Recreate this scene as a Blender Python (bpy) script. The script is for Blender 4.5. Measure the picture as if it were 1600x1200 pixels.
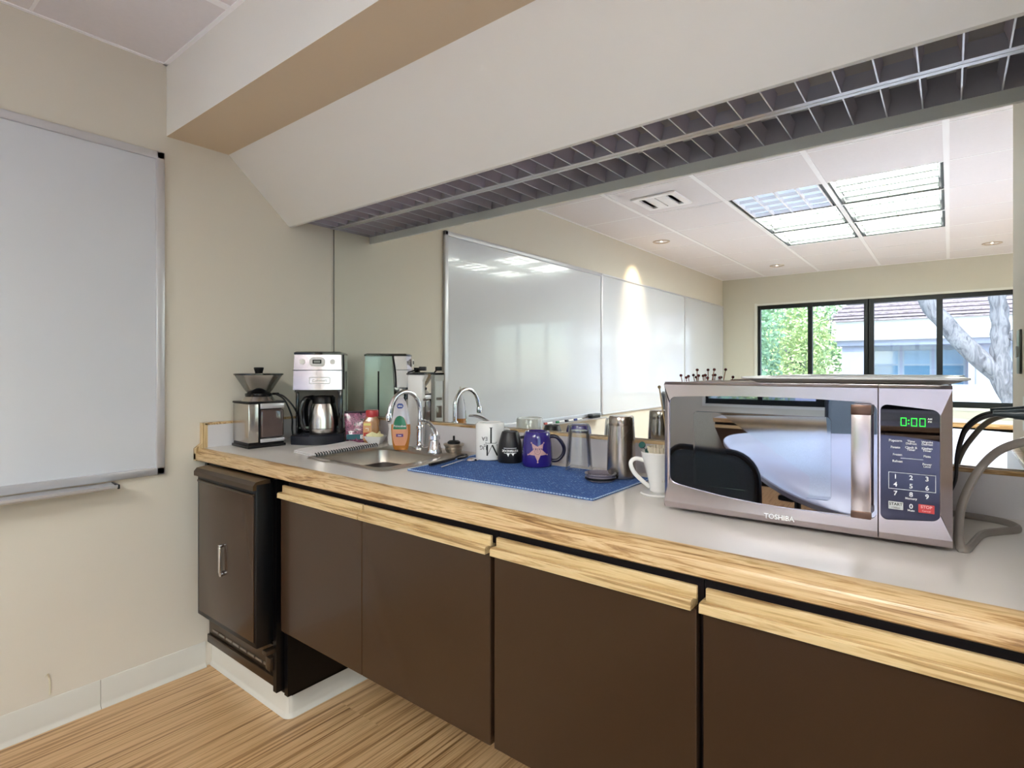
import bpy, bmesh, math, random
from mathutils import Vector, Matrix
random.seed(7)
PI = math.pi
for o in list(bpy.data.objects): bpy.data.objects.remove(o, do_unlink=True)
SC = bpy.context.scene
COL = SC.collection

# ------------------------------------------------------------------ camera
cam_d = bpy.data.cameras.new('camera')
cam_d.sensor_width = 36.0
cam_d.lens = 867.5 / 1600 * 36.0
cam_d.shift_x = -8.9 / 1600
cam_d.shift_y = -24.0 / 1600
cam_d.clip_start = 0.02
cam = bpy.data.objects.new('camera', cam_d)
COL.objects.link(cam)
cam.location = (2.41587, -1.612008, 1.222674)
cam.rotation_euler = (PI/2, 0, 0.6616)
SC.camera = cam
# ------------------------------------------------------------------ world, sun, exposure
W = bpy.data.worlds.new('daylight'); SC.world = W; W.use_nodes = True
wn = W.node_tree.nodes; wl = W.node_tree.links
bg = wn['Background']; sky = wn.new('ShaderNodeTexSky')
sky.sky_type = 'NISHITA'; sky.sun_disc = False
sky.sun_elevation = math.radians(48); sky.sun_rotation = math.radians(20)
wl.new(sky.outputs[0], bg.inputs[0]); bg.inputs[1].default_value = 0.15
sd = bpy.data.lights.new('sun', 'SUN'); sd.energy = 1.0; sd.angle = 0.01; sd.color = (1, .95, .86)
sun = bpy.data.objects.new('sun', sd); COL.objects.link(sun)
sun.rotation_euler = Vector((-0.15, 0.62, 0.80)).to_track_quat('Z', 'Y').to_euler()
vs = SC.view_settings
vs.view_transform = 'Standard'; vs.look = 'None'; vs.gamma = 1.0; vs.exposure = 2.55
try: vs.use_curve_mapping = False
except Exception: pass
LAMP = 5.2          # emission of the ceiling fixtures' lenses

# ------------------------------------------------------------------ materials
def srgb(h):
    if isinstance(h, str):
        c = [int(h[i:i+2], 16)/255 for i in (0, 2, 4)]
        return tuple(x/12.92 if x <= .04045 else ((x+.055)/1.055)**2.4 for x in c) + (1,)
    return tuple(h) + (1,)
def mat(name, col, rough=.5, metal=0, noise=0, nscale=8, trans=0, emit=0, coat=0, bump=0, bscale=200, ior=1.45, stretch=None, spec=.5):
    m = bpy.data.materials.new(name); m.use_nodes = True
    nt = m.node_tree; b = nt.nodes['Principled BSDF']
    c = srgb(col)
    b.inputs['Base Color'].default_value = c
    b.inputs['Roughness'].default_value = rough
    b.inputs['Metallic'].default_value = metal
    b.inputs['Transmission Weight'].default_value = trans
    b.inputs['Coat Weight'].default_value = coat
    b.inputs['IOR'].default_value = ior
    b.inputs['Specular IOR Level'].default_value = spec
    if emit:
        b.inputs['Emission Color'].default_value = c
        b.inputs['Emission Strength'].default_value = emit
    tc = nt.nodes.new('ShaderNodeTexCoord'); mp = nt.nodes.new('ShaderNodeMapping')
    nt.links.new(tc.outputs['Object'], mp.inputs[0])
    if stretch: mp.inputs['Scale'].default_value = stretch
    n = nt.nodes.new('ShaderNodeTexNoise'); n.inputs['Scale'].default_value = nscale
    n.inputs['Detail'].default_value = 4
    nt.links.new(mp.outputs[0], n.inputs[0])
    if noise:
        mx = nt.nodes.new('ShaderNodeMix'); mx.data_type = 'RGBA'
        mx.inputs[6].default_value = tuple(x*(1-noise) for x in c[:3]) + (1,)
        mx.inputs[7].default_value = tuple(min(1, x*(1+noise)) for x in c[:3]) + (1,)
        nt.links.new(n.outputs['Fac'], mx.inputs[0]); nt.links.new(mx.outputs[2], b.inputs['Base Color'])
    if bump:
        n2 = nt.nodes.new('ShaderNodeTexNoise'); n2.inputs['Scale'].default_value = bscale
        nt.links.new(mp.outputs[0], n2.inputs[0])
        bp = nt.nodes.new('ShaderNodeBump'); bp.inputs['Strength'].default_value = bump; bp.inputs['Distance'].default_value = .002
        nt.links.new(n2.outputs['Fac'], bp.inputs['Height']); nt.links.new(bp.outputs[0], b.inputs['Normal'])
    return m
def ramp_mat(name, stops, stretch, nscale=1, rough=.4, detail=8, distort=0, bump=0, coat=0, plank=None):
    """Streaky material: noise stretched by 'stretch', coloured through a ramp."""
    m = bpy.data.materials.new(name); m.use_nodes = True
    nt = m.node_tree; N = nt.nodes; L = nt.links; b = N['Principled BSDF']
    tc = N.new('ShaderNodeTexCoord'); mp = N.new('ShaderNodeMapping'); mp.inputs['Scale'].default_value = stretch
    vec = tc.outputs['Object']
    if plank:
        pw, pl = plank
        sp = N.new('ShaderNodeSeparateXYZ'); L.new(vec, sp.inputs[0])
        def M(op, a, bb=None):
            q = N.new('ShaderNodeMath'); q.operation = op
            for i, v in enumerate((a, bb)):
                if v is None: continue
                if isinstance(v, (int, float)): q.inputs[i].default_value = v
                else: L.new(v, q.inputs[i])
            return q.outputs[0]
        row = M('FLOOR', M('DIVIDE', sp.outputs[0], pw))
        off = M('FRACT', M('MULTIPLY', row, .437))
        col_ = M('FLOOR', M('ADD', M('DIVIDE', sp.outputs[1], pl), off))
        cb = N.new('ShaderNodeCombineXYZ')
        L.new(M('MULTIPLY', row, 3.71), cb.inputs[2]); L.new(M('MULTIPLY', col_, 7.13), cb.inputs[0])
        ad = N.new('ShaderNodeVectorMath'); ad.operation = 'ADD'
        L.new(vec, ad.inputs[0]); L.new(cb.outputs[0], ad.inputs[1]); vec = ad.outputs[0]
    L.new(vec, mp.inputs[0])
    n = N.new('ShaderNodeTexNoise'); n.inputs['Scale'].default_value = nscale; n.inputs['Detail'].default_value = detail
    n.inputs['Distortion'].default_value = distort; n.inputs['Roughness'].default_value = .62
    L.new(mp.outputs[0], n.inputs[0])
    r = N.new('ShaderNodeValToRGB'); e = r.color_ramp.elements
    e[0].position, e[0].color = stops[0][0], srgb(stops[0][1])
    e[1].position, e[1].color = stops[-1][0], srgb(stops[-1][1])
    for p, c in stops[1:-1]:
        k = e.new(p); k.color = srgb(c)
    L.new(n.outputs['Fac'], r.inputs[0]); L.new(r.outputs[0], b.inputs['Base Color'])
    b.inputs['Roughness'].default_value = rough; b.inputs['Coat Weight'].default_value = coat
    if bump:
        bp = N.new('ShaderNodeBump'); bp.inputs['Strength'].default_value = bump; bp.inputs['Distance'].default_value = .001
        L.new(n.outputs['Fac'], bp.inputs['Height']); L.new(bp.outputs[0], b.inputs['Normal'])
    return m
def thin_glass(name, tint=(1, 1, 1), refl=.06, rough=0.0):
    m = bpy.data.materials.new(name); m.use_nodes = True
    nt = m.node_tree; N = nt.nodes; L = nt.links; N.remove(N['Principled BSDF'])
    t = N.new('ShaderNodeBsdfTransparent'); t.inputs[0].default_value = tuple(tint) + (1,)
    g = N.new('ShaderNodeBsdfGlossy'); g.inputs['Roughness'].default_value = rough
    lw = N.new('ShaderNodeLayerWeight'); lw.inputs[0].default_value = .25
    ad = N.new('ShaderNodeMath'); ad.operation = 'MULTIPLY_ADD'; ad.inputs[1].default_value = .7; ad.inputs[2].default_value = refl
    L.new(lw.outputs['Fresnel'], ad.inputs[0])
    mx = N.new('ShaderNodeMixShader'); L.new(ad.outputs[0], mx.inputs[0]); L.new(t.outputs[0], mx.inputs[1]); L.new(g.outputs[0], mx.inputs[2])
    L.new(mx.outputs[0], N['Material Output'].inputs[0])
    return m

WALL = mat('painted wall', 'dad3c6', .75, noise=.02, nscale=2, bump=.08, bscale=350)
WALLG = mat('painted window wall', 'd2d2c6', .75, noise=.02, nscale=2)
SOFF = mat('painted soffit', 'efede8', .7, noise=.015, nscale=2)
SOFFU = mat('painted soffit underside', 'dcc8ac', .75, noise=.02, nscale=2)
TILE = mat('ceiling tile', 'e9e6ea', .9, noise=.03, nscale=60, bump=.15, bscale=500)
TBAR = mat('ceiling grid metal', 'fbfbff', .5)
COVE = mat('vinyl cove base', 'd6d3ca', .45, noise=.02)
LAM = mat('grey laminate', 'e4dfd9', .26, noise=.03, nscale=500, coat=.15)
SPL = mat('splash laminate', 'd2ced0', .35, noise=.02, nscale=300)
OAK = ramp_mat('oak edge', [(.34, '7a5936'), (.43, 'a98354'), (.49, 'c9a87a'), (.57, 'd6b98e'), (.63, 'a98752'), (.70, 'd0b485')], (1.6, 30, 30), 2.4, .35, 9, 1.2, .1, .2)
OAKV = ramp_mat('oak end block', [(.34, '7d5f3a'), (.43, 'ac8a5a'), (.49, 'cdb082'), (.57, 'dcc49a'), (.63, 'a98752'), (.70, 'd0b485')], (26, 26, 1.2), 2.2, .35, 8, .8, .1, .2)
OAKL = ramp_mat('light oak pull', [(.34, '94744a'), (.43, 'bfa070'), (.50, 'd8bf92'), (.58, 'ceb181'), (.64, 'a98a5a'), (.72, 'dcc69c')], (1.6, 34, 34), 2.2, .4, 8, .5, .1)
FLOOR = ramp_mat('striped plank floor', [(.30, '7a5836'), (.40, 'a37c50'), (.47, 'c8a072'), (.56, 'dab587'), (.64, 'ae8759'), (.75, 'e6c79a')], (60, .9, 1), 1.3, .3, 5, 0, .05, .1, plank=(.22, 1.3))
DOOR = mat('dark bronze laminate', '3a291c', .27, noise=.06, nscale=3, bump=.03, bscale=500, coat=.1)
DARK = mat('dark recess', '1a1114', .5)
CARC = mat('black laminate', '070607', .28, spec=.35)
BLKG = mat('black glossy plastic', '0b0b0d', .12, coat=.3)
BLK = mat('black plastic', '0c0c0e', .38, spec=.4)
BRZ = mat('bronze metal trim', '55473a', .3, metal=.8)
STEEL = mat('brushed steel', 'c9c4be', .24, metal=1, noise=.06, nscale=3, stretch=(1, 1, 90))
STEELH = mat('brushed steel across', 'c9bfc2', .25, metal=1, noise=.05, nscale=3, stretch=(1, 1, 120))
STEELD = mat('darker stainless', '8d8078', .3, metal=1, noise=.05, nscale=3, stretch=(1, 1, 120))
SINKM = mat('sink steel', 'b4aca2', .32, metal=1, noise=.05, nscale=40)
CHROME = mat('chrome', 'e6e6ea', .04, metal=1)
ALU = mat('aluminium frame', 'c6c6cb', .35, metal=.6)
LOUV = mat('louvre aluminium', 'cbc2cc', .3, metal=.45, noise=.1, nscale=14)
LOUVE = mat('louvre blade edge', 'dcdde4', .3, metal=.3)
LOUVB = mat('fixture housing', 'c2bcc4', .4, metal=.2)
WB = mat('whiteboard enamel', 'cfd2d9', .16, coat=.4)
WBF = mat('whiteboard frame grey', 'cfcfd4', .35, metal=.5)
MIR = mat('mirror silver', (.90, .935, .915), .0, metal=1)
MIRE = mat('mirror edge', '35403c', .2)
WFR = mat('dark window frame', '0d1416', .35)
WHITE = mat('white ceramic', 'ecebe8', .15, coat=.3)
WHP = mat('white plastic', 'e2e0dd', .35)
PANE = thin_glass('window glass', (.93, .97, .96), .03)
TUMB = thin_glass('drinking glass', (.97, .98, .985), .05)
HOPP = thin_glass('smoky hopper plastic', (.985, .98, .98), .02)
PANEB = mat('reflective black glass', (.30, .31, .38), .015, metal=1)
LENS = mat('lit fixture lens', (1.0, .985, .95), .5, emit=LAMP)
LENSD = mat('unlit lens reflected glow', 'c3d2ea', .5, emit=.12)  # unlit lens; weak emission stands in for light reflected inside the fixture
LOUVG = mat('grey green louvre', 'a3b3aa', .5)
CANL = mat('lit lamp bulb', (1, .78, .52), .5, emit=26)
GREEN = mat('green display digits', (.01, .55, .03), .4, emit=.55)
INK = mat('black print', '161514', .5)
INKW = mat('white print', 'f8f8f8', .5)

# ------------------------------------------------------------------ geometry helpers
class B:
    def __init__(s): s.bm = bmesh.new()
    def box(s, x0, x1, y0, y1, z0, z1, bev=0, seg=2, mi=0, M=None):
        t = bmesh.new()
        bmesh.ops.create_cube(t, size=1)
        for v in t.verts:
            v.co = Vector(((x0+x1)/2+v.co.x*(x1-x0), (y0+y1)/2+v.co.y*(y1-y0), (z0+z1)/2+v.co.z*(z1-z0)))
        if bev: bmesh.ops.bevel(t, geom=list(t.edges), offset=bev, segments=seg, affect='EDGES', profile=.5)
        return s.merge(t, mi, M)
    def merge(s, t, mi=0, M=None):
        if M is not None: bmesh.ops.transform(t, matrix=M, verts=t.verts)
        for f in t.faces: f.material_index = mi
        me = bpy.data.meshes.new('t'); t.to_mesh(me); t.free(); s.bm.from_mesh(me); bpy.data.meshes.remove(me)
        return s
    def faces(s, vs_, fs, mi=0):
        V = [s.bm.verts.new(v) for v in vs_]
        for f in fs:
            try:
                q = s.bm.faces.new([V[i] for i in f]); q.material_index = mi
            except ValueError: pass
        return s
    def prism(s, pts, a0, a1, axis='z', mi=0, bev=0):
        """closed outline pts (2D) extruded between a0 and a1 along axis"""
        t = bmesh.new(); n = len(pts)
        def P(p, a):
            if axis == 'z': return (p[0], p[1], a)
            if axis == 'y': return (p[0], a, p[1])
            return (a, p[0], p[1])
        lo = [t.verts.new(P(p, a0)) for p in pts]; hi = [t.verts.new(P(p, a1)) for p in pts]
        t.faces.new(lo); t.faces.new(hi)
        for i in range(n): t.faces.new((lo[i], lo[(i+1) % n], hi[(i+1) % n], hi[i]))
        bmesh.ops.recalc_face_normals(t, faces=t.faces)
        if bev: bmesh.ops.bevel(t, geom=list(t.edges), offset=bev, segments=2, affect='EDGES', profile=.5)
        return s.merge(t, mi)
    def lathe(s, prof, n=40, c=(0, 0, 0), mi=0, sx=1, sy=1, M=None, close=False):
        """profile of (radius, z) turned about z; ends at radius 0 are closed"""
        t = bmesh.new(); rings = []
        for r, z in prof:
            if r <= 1e-6: rings.append([t.verts.new((c[0], c[1], c[2]+z))])
            else: rings.append([t.verts.new((c[0]+r*sx*math.cos(2*PI*i/n), c[1]+r*sy*math.sin(2*PI*i/n), c[2]+z)) for i in range(n)])
        pairs = list(zip(rings, rings[1:]))
        if close: pairs.append((rings[-1], rings[0]))
        for A, Q in pairs:
            for i in range(n):
                j = (i+1) % n
                if len(A) == 1 and len(Q) == 1: continue
                if len(A) == 1: t.faces.new((A[0], Q[j], Q[i]))
                elif len(Q) == 1: t.faces.new((A[i], A[j], Q[0]))
                else: t.faces.new((A[i], A[j], Q[j], Q[i]))
        bmesh.ops.recalc_face_normals(t, faces=t.faces)
        return s.merge(t, mi, M)
    def tube(s, pts, r, n=10, mi=0, flat=1.0, smooth_pts=True, up=None):
        pts = [Vector(p) for p in pts]
        if smooth_pts and len(pts) > 2: pts = spline(pts, 8)
        t = bmesh.new(); rings = []; prev = None
        N = len(pts)
        for i, p in enumerate(pts):
            d = (pts[min(i+1, N-1)]-pts[max(i-1, 0)]).normalized()
            if prev is None:
                u = Vector(up) if up else (Vector((0, 0, 1)) if abs(d.z) < .9 else Vector((1, 0, 0)))
            else: u = prev
            u = (u-d*u.dot(d)).normalized(); w = d.cross(u); prev = u
            rr = r[min(len(r)-1, int(i*len(r)/N))] if isinstance(r, (list, tuple)) else (r(i/(N-1)) if callable(r) else r)
            rings.append([t.verts.new(p+u*rr*flat*math.cos(2*PI*k/n)+w*rr*math.sin(2*PI*k/n)) for k in range(n)])
        for A, Q in zip(rings, rings[1:]):
            for k in range(n): t.faces.new((A[k], A[(k+1) % n], Q[(k+1) % n], Q[k]))
        t.faces.new(rings[0]); t.faces.new(rings[-1])
        bmesh.ops.recalc_face_normals(t, faces=t.faces)
        return s.merge(t, mi)
    def loft(s, loops, cap0=True, cap1=True, mi=0, closed=False):
        t = bmesh.new(); R = [[t.verts.new(p) for p in L] for L in loops]; n = len(R[0])
        pr = list(zip(R, R[1:]))
        if closed: pr.append((R[-1], R[0]))
        for A, Q in pr:
            for i in range(n): t.faces.new((A[i], A[(i+1) % n], Q[(i+1) % n], Q[i]))
        if cap0 and not closed: t.faces.new(R[0])
        if cap1 and not closed: t.faces.new(R[-1])
        bmesh.ops.recalc_face_normals(t, faces=t.faces)
        return s.merge(t, mi)
    def build(s, name, m, parent=None, smooth=35, loc=None, rz=None):
        me = bpy.data.meshes.new(name); s.bm.to_mesh(me); s.bm.free()
        for q in (m if isinstance(m, (list, tuple)) else [m]): me.materials.append(q)
        if smooth:
            for p in me.polygons: p.use_smooth = True
            me.set_sharp_from_angle(angle=math.radians(smooth))
        o = bpy.data.objects.new(name, me); COL.objects.link(o)
        if parent: o.parent = parent
        if loc is not None: o.location = loc
        if rz is not None: o.rotation_euler = (0, 0, rz)
        return o
def spline(P, k):
    out = []
    for i in range(len(P)-1):
        p0, p1, p2, p3 = P[max(i-1, 0)], P[i], P[i+1], P[min(i+2, len(P)-1)]
        for j in range(k):
            t = j/k
            out.append(.5*((2*p1)+(-p0+p2)*t+(2*p0-5*p1+4*p2-p3)*t*t+(-p0+3*p1-3*p2+p3)*t**3))
    out.append(P[-1]); return out
def rrect(cx, cy, hx, hy, r, z, n=6):
    out = []
    for qx, qy, a0 in ((1, 1, 0), (-1, 1, 90), (-1, -1, 180), (1, -1, 270)):
        for i in range(n+1):
            a = math.radians(a0+90*i/n)
            out.append((cx+qx*(hx-r)+r*math.cos(a), cy+qy*(hy-r)+r*math.sin(a), z))
    return out
def thing(name, label, cat, loc=(0, 0, 0), rz=0, group=None):
    o = bpy.data.objects.new(name, None); COL.objects.link(o); o.empty_display_size = .05
    o.location = loc; o.rotation_euler = (0, 0, rz)
    return tag(o, label, cat, group)
def tag(o, label, cat, group=None):
    o['label'] = label; o['category'] = cat
    if group: o['group'] = group
    return o
def struct(o): o['kind'] = 'structure'; return o
def S(name, m, boxes, smooth=0):
    b = B()
    for q in boxes: b.box(*q)
    return struct(b.build(name, m, smooth=smooth))
def copy_tree(o, parent=None):
    c = o.copy(); COL.objects.link(c)
    if parent: c.parent = parent
    for ch in list(o.children): copy_tree(ch, c)
    return c
def text_faces(txt, size, fn, depth=.0006, bold=False):
    """outline lettering turned into a mesh; fn maps (x, y, z) of the flat text to 3D"""
    cu = bpy.data.curves.new('txt', 'FONT'); cu.body = txt; cu.size = size
    cu.align_x = 'CENTER'; cu.align_y = 'CENTER'; cu.extrude = depth/2
    if bold: cu.offset = size*.018
    cu.resolution_u = 3
    ob = bpy.data.objects.new('txt', cu)
    me = bpy.data.meshes.new_from_object(ob)
    t = bmesh.new(); t.from_mesh(me)
    bmesh.ops.triangulate(t, faces=t.faces)
    for v in t.verts: v.co = Vector(fn(v.co.x, v.co.y, v.co.z))
    bpy.data.meshes.remove(me); bpy.data.objects.remove(ob); bpy.data.curves.remove(cu)
    return t
def add_text(b, txt, size, fn, depth=.0006, mi=0, bold=False):
    b.merge(text_faces(txt, size, fn, depth, bold), mi); return b

# ------------------------------------------------------------------ key sizes
CEIL = 2.408; YW = -5.978; XR = 5.6; CT = .900; XS = 2.573; ZL = 1.914
# ------------------------------------------------------------------ room shell
S('floor', FLOOR, [(-.15, XR+.15, YW-.15, .15, -.1, 0)])
S('wall_left', WALL, [(-.12, 0, YW-.12, .12, 0, CEIL+.12)])
S('wall_mirror', WALL, [(0, XS, 0.006, .12, 0, CEIL+.12)])
S('wall_alcove', WALL, [(XS, XR, -.735, .12, 0, CEIL+.12)])
S('wall_right', WALL, [(XR, XR+.12, -1.3, .12, 0, CEIL+.12), (XR, XR+.12, YW-.12, -5.3, 0, CEIL+.12), (XR, XR+.12, -5.3, -1.3, 0, .5), (XR, XR+.12, -5.3, -1.3, 2.2, CEIL+.12)])  # opening left for the window added in this unseen wall
WX0, WX1, WZ0, WZ1 = .442, 4.15, .805, 2.036
S('wall_window', WALLG, [(0, WX0, YW-.14, YW, 0, CEIL+.12), (WX1, XR, YW-.14, YW, 0, CEIL+.12),
                        (WX0, WX1, YW-.14, YW, 0, WZ0), (WX0, WX1, YW-.14, YW, WZ1, CEIL+.12)])
# ceiling of lay-in tiles: grid of two foot squares; cells left open for the fixtures
G = .618; GX0 = 1.164; GY0 = -2.389
xs = [GX0+G*i for i in range(-1, 8)]; xs = [0]+[x for x in xs if 0 < x < XR]+[XR]
ys = sorted([GY0-G*i for i in range(-2, 6)]); ys = [YW]+[y for y in ys if YW+.05 < y < -.8]+[-.743]
def cell_fix(i, j):
    cx = (xs[i]+xs[i+1])/2; cy = (ys[j]+ys[j+1])/2
    inr = GY0-3*G < cy < GY0
    return inr and (GX0 < cx < GX0+2*G or GX0+4*G < cx < GX0+6*G)
b = B(); fixcells = []
for i in range(len(xs)-1):
    for j in range(len(ys)-1):
        if cell_fix(i, j): fixcells.append((xs[i], xs[i+1], ys[j], ys[j+1])); continue
        b.box(xs[i]+.004, xs[i+1]-.004, ys[j]+.002, ys[j+1]-.002, CEIL, CEIL+.02, .003, 1)
b.box(0, XR, YW, .12, CEIL+.13, CEIL+.2)
struct(b.build('ceiling', TILE, smooth=0))
b = B()
for x in xs[1:-1]: b.box(x-.014, x+.014, YW, -.743, CEIL-.0035, CEIL+.018)
for y in ys[1:-1]:
    b.box(0, XR, y-.005, y+.005, CEIL-.0015, CEIL+.018)
b.box(0, .014, YW, -.743, CEIL-.004, CEIL+.01); b.box(0, XR, -.757, -.743, CEIL-.004, CEIL+.01)
b.box(0, XR, YW, YW+.012, CEIL-.004, CEIL+.01)
struct(b.build('trim_1', TBAR, smooth=0))
# dropped soffit over the counter
b = B()
b.faces([(0, -.743, CEIL+.12), (XS, -.743, CEIL+.12), (XS, -.743, 2.13), (0, -.743, 2.13)], [(0, 1, 2, 3)])
b.faces([(0, -.506, 2.13), (XS, -.506, 2.13), (XS, -.234, 1.879), (0, -.234, 1.879)], [(0, 1, 2, 3)])
b.faces([(0, -.234, 1.879), (XS, -.234, 1.879), (XS, -.219, 1.879), (0, -.219, 1.879)], [(0, 1, 2, 3)])
b.faces([(0, -.219, 1.879), (XS, -.219, 1.879), (XS, -.219, 2.13), (0, -.219, 2.13)], [(0, 1, 2, 3)])
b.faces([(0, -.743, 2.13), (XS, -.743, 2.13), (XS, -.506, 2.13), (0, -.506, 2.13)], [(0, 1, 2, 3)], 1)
b.faces([(0, -.743, CEIL+.12), (XS, -.743, CEIL+.12), (XS, .006, CEIL+.12), (0, .006, CEIL+.12)], [(0, 1, 2, 3)])
struct(b.build('wall_soffit', [SOFF, SOFFU], smooth=0))

# cove base
def cove(b, p0, p1, nrm, h=.102):
    """vinyl cove base from p0 to p1, standing off along nrm, with a flared toe"""
    n = Vector(nrm+(0,)); prof = [(0, 0), (.014, 0), (.0125, .004), (.006, .010), (.004, .018), (.004, h-.004), (.002, h), (0, h)]
    a = Vector(p0+(0,)); c = Vector(p1+(0,))
    V = [a+n*o+Vector((0, 0, z)) for o, z in prof]+[c+n*o+Vector((0, 0, z)) for o, z in prof]
    k = len(prof)
    b.faces(V, [(i, (i+1) % k, k+(i+1) % k, k+i) for i in range(k)]+[tuple(range(k)), tuple(range(k, 2*k))])
b = B(); cove(b, (0, -.6), (0, -.957), (1, 0)); cove(b, (0, -.9585), (0, YW), (1, 0))
struct(b.build('baseboard_left', COVE))
b = B(); cove(b, (0, YW), (XR, YW), (0, 1)); struct(b.build('baseboard_window', COVE))
b = B(); cove(b, (XR, YW), (XR, -.735), (-1, 0)); struct(b.build('baseboard_right', COVE))
b = B(); cove(b, (XS, -.735), (XR, -.735), (0, -1)); struct(b.build('baseboard_alcove', COVE))
# scuffs on the left wall: a torn curl of paint film
b = B()
b.tube([(.001, -1.10, .115), (.003, -1.10, .15), (.004, -1.103, .175), (.010, -1.108, .19), (.014, -1.116, .186)], .003, 6, flat=.35)
tag(b.build('paint_curl', mat('cream paint film', 'e6dfc6', .6)), 'small curled strip of cream paint peeling off the left wall above the baseboard', 'paint strip')

# ------------------------------------------------------------------ window wall: frames and panes
def window(idx, x0, x1, mull):
    fw = .034
    b = B()
    b.box(x0, x1, YW-.075, YW-.03, WZ1-.05, WZ1-.0); b.box(x0, x1, YW-.075, YW-.03, WZ0, WZ0+.062)
    for xm, w in mull: b.box(xm-w/2, xm+w/2, YW-.08, YW-.025, WZ0, WZ1)
    fr = struct(b.build('window_%d' % idx, WFR, smooth=0))
    b = B(); b.box(x0+.01, x1-.01, YW-.056, YW-.052, WZ0+.03, WZ1-.03)
    b.build('window_pane', PANE, fr, smooth=0)
    return fr
window(1, WX0, 1.662, [(WX0+.017, .034), (1.054, .05), (1.645, .05)])
window(2, 1.662, WX1, [(1.69, .06), (2.326, .055), (2.95, .05), (3.56, .055), (WX1-.017, .034)])
b = B()  # unseen right-wall window, added to bring more daylight into the room
for yy in (-5.3, -4.3, -3.3, -2.3, -1.3): b.box(XR+.04, XR+.08, yy-.025, yy+.025, .5, 2.2)
b.box(XR+.04, XR+.08, -5.3, -1.3, .5, .56); b.box(XR+.04, XR+.08, -5.3, -1.3, 2.14, 2.2)
fr = struct(b.build('window_3', WFR, smooth=0)); b = B(); b.box(XR+.058, XR+.062, -5.29, -1.31, .52, 2.18); b.build('window_pane', PANE, fr, smooth=0)
b = B()
for q in ((WX0-.03, WX0, WZ0-.03, WZ1+.03), (WX1, WX1+.03, WZ0-.03, WZ1+.03), (WX0, WX1, WZ1, WZ1+.022), (WX0, WX1, WZ0-.03, WZ0)):
    b.box(q[0], q[1], YW, YW+.012, q[2], q[3])
b.box(WX0, WX1, YW-.025, YW+.02, WZ0-.012, WZ0)
struct(b.build('trim_2', mat('pale window trim', 'e3e6e0', .5), smooth=0))

# ------------------------------------------------------------------ mirror
b = B(); b.box(.009, XS-.003, -.0003, .0005, 1.003, 1.9115); b2 = B(); b2.box(.003, XS-.002, .0005, .0055, 1.002, 1.912)
mr = thing('wall_mirror_panel', 'wide frameless mirror filling the wall between backsplash and light louvre', 'mirror', (0, 0, 0))
b.build('reflective_face', MIR, mr, smooth=0); b2.build('glass_edge', MIRE, mr, smooth=0)
# ------------------------------------------------------------------ under-soffit louvre light
lt = thing('soffit_light', 'long parabolic louvre strip light recessed under the soffit along the mirror top', 'light fixture', (0, 0, ZL))
b = B(); b.box(.004, XS-.004, -.219, -.001, .085, .10); b.box(.004, XS-.004, -.2185, -.2155, 0, .085)
b.box(.004, .008, -.2155, -.008, 0, .085); b.box(XS-.008, XS-.004, -.2155, -.008, 0, .085)
b.build('housing', LOUVB, lt, smooth=0)
b = B()
for z0, z1, y0, y1 in ((-.002, .004, -.012, -.001), (.006, .040, -.009, -.0015), (-.002, .002, -.019, -.012)): b.box(.004, XS-.004, y0, y1, z0, z1)
b.build('rail', ALU, lt, smooth=0)
b = B(); e = B(); x = 2.518-.0795*31
while x < XS-.01:
    if x > .02:
        # a parabolic blade: thin at the bottom, wide at the top
        L1 = [(x-.001, -.215, 0), (x+.001, -.215, 0), (x+.003, -.215, .022), (x+.010, -.215, .045), (x-.010, -.215, .045), (x-.003, -.215, .022)]
        L2 = [(p[0], -.010, p[2]) for p in L1]
        b.loft([L1, L2]); e.box(x-.0018, x+.0018, -.2155, -.010, -.0016, .0006)
    x += .0795
bl = b.build('louvre_blades', LOUV, lt); e.build('blade_edges', LOUVE, bl, smooth=0)
b = B()
for y, zz in ((-.160, .066), (-.065, .066)):
    b.tube([(.05, y, zz), (XS-.05, y, zz)], .013, 12, smooth_pts=False)
b.build('fluorescent_tube', mat('unlit fluorescent tube', 'd8d6d4', .3), lt)

# ------------------------------------------------------------------ ceiling fixtures
def troffer(x0, x1, y0, y1, lit, label, group):
    cx, cy = (x0+x1)/2, (y0+y1)/2; hx, hy = (x1-x0)/2-.016, (y1-y0)/2-.007
    t = thing('ceiling_light', label, 'ceiling light', (cx, cy, CEIL), 0, group)
    b = B()
    b.box(-hx, -hx+.012, -hy, hy, .002, .07); b.box(hx-.012, hx, -hy, hy, .002, .07)
    b.box(-hx, hx, -hy, -hy+.010, .002, .07); b.box(-hx, hx, hy-.010, hy, .002, .07)
    b.box(-hx-.01, hx+.01, -hy-.004, hy+.004, .07, .08)
    b.build('housing', mat('fixture housing dark', '2c2d30', .4) if 'fixture housing dark' not in bpy.data.materials else bpy.data.materials['fixture housing dark'], t, smooth=0)
    hx -= .026; hy -= .014
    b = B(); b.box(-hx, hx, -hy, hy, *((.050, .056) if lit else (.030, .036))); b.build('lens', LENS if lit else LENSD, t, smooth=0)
    b = B()
    for k in range(5):
        y = -hy+2*hy*k/4
        if lit: b.box(-hx, hx, y-.016, y+.016, .006, .014)
        else: b.box(-hx, hx, y-.002, y+.002, .004, .028)
    for k in range(5):
        x = -hx+2*hx*k/4
        if lit: b.box(x-.0025, x+.0025, -hy, hy, .012, .020)
        else: b.box(x-.005, x+.005, -hy, hy, .0, .028)
    b.build('louvre', LOUVG if lit else TBAR, t, smooth=0)
    return t
fixcells.sort(key=lambda c: (round(c[0], 2), -c[3]))
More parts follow.
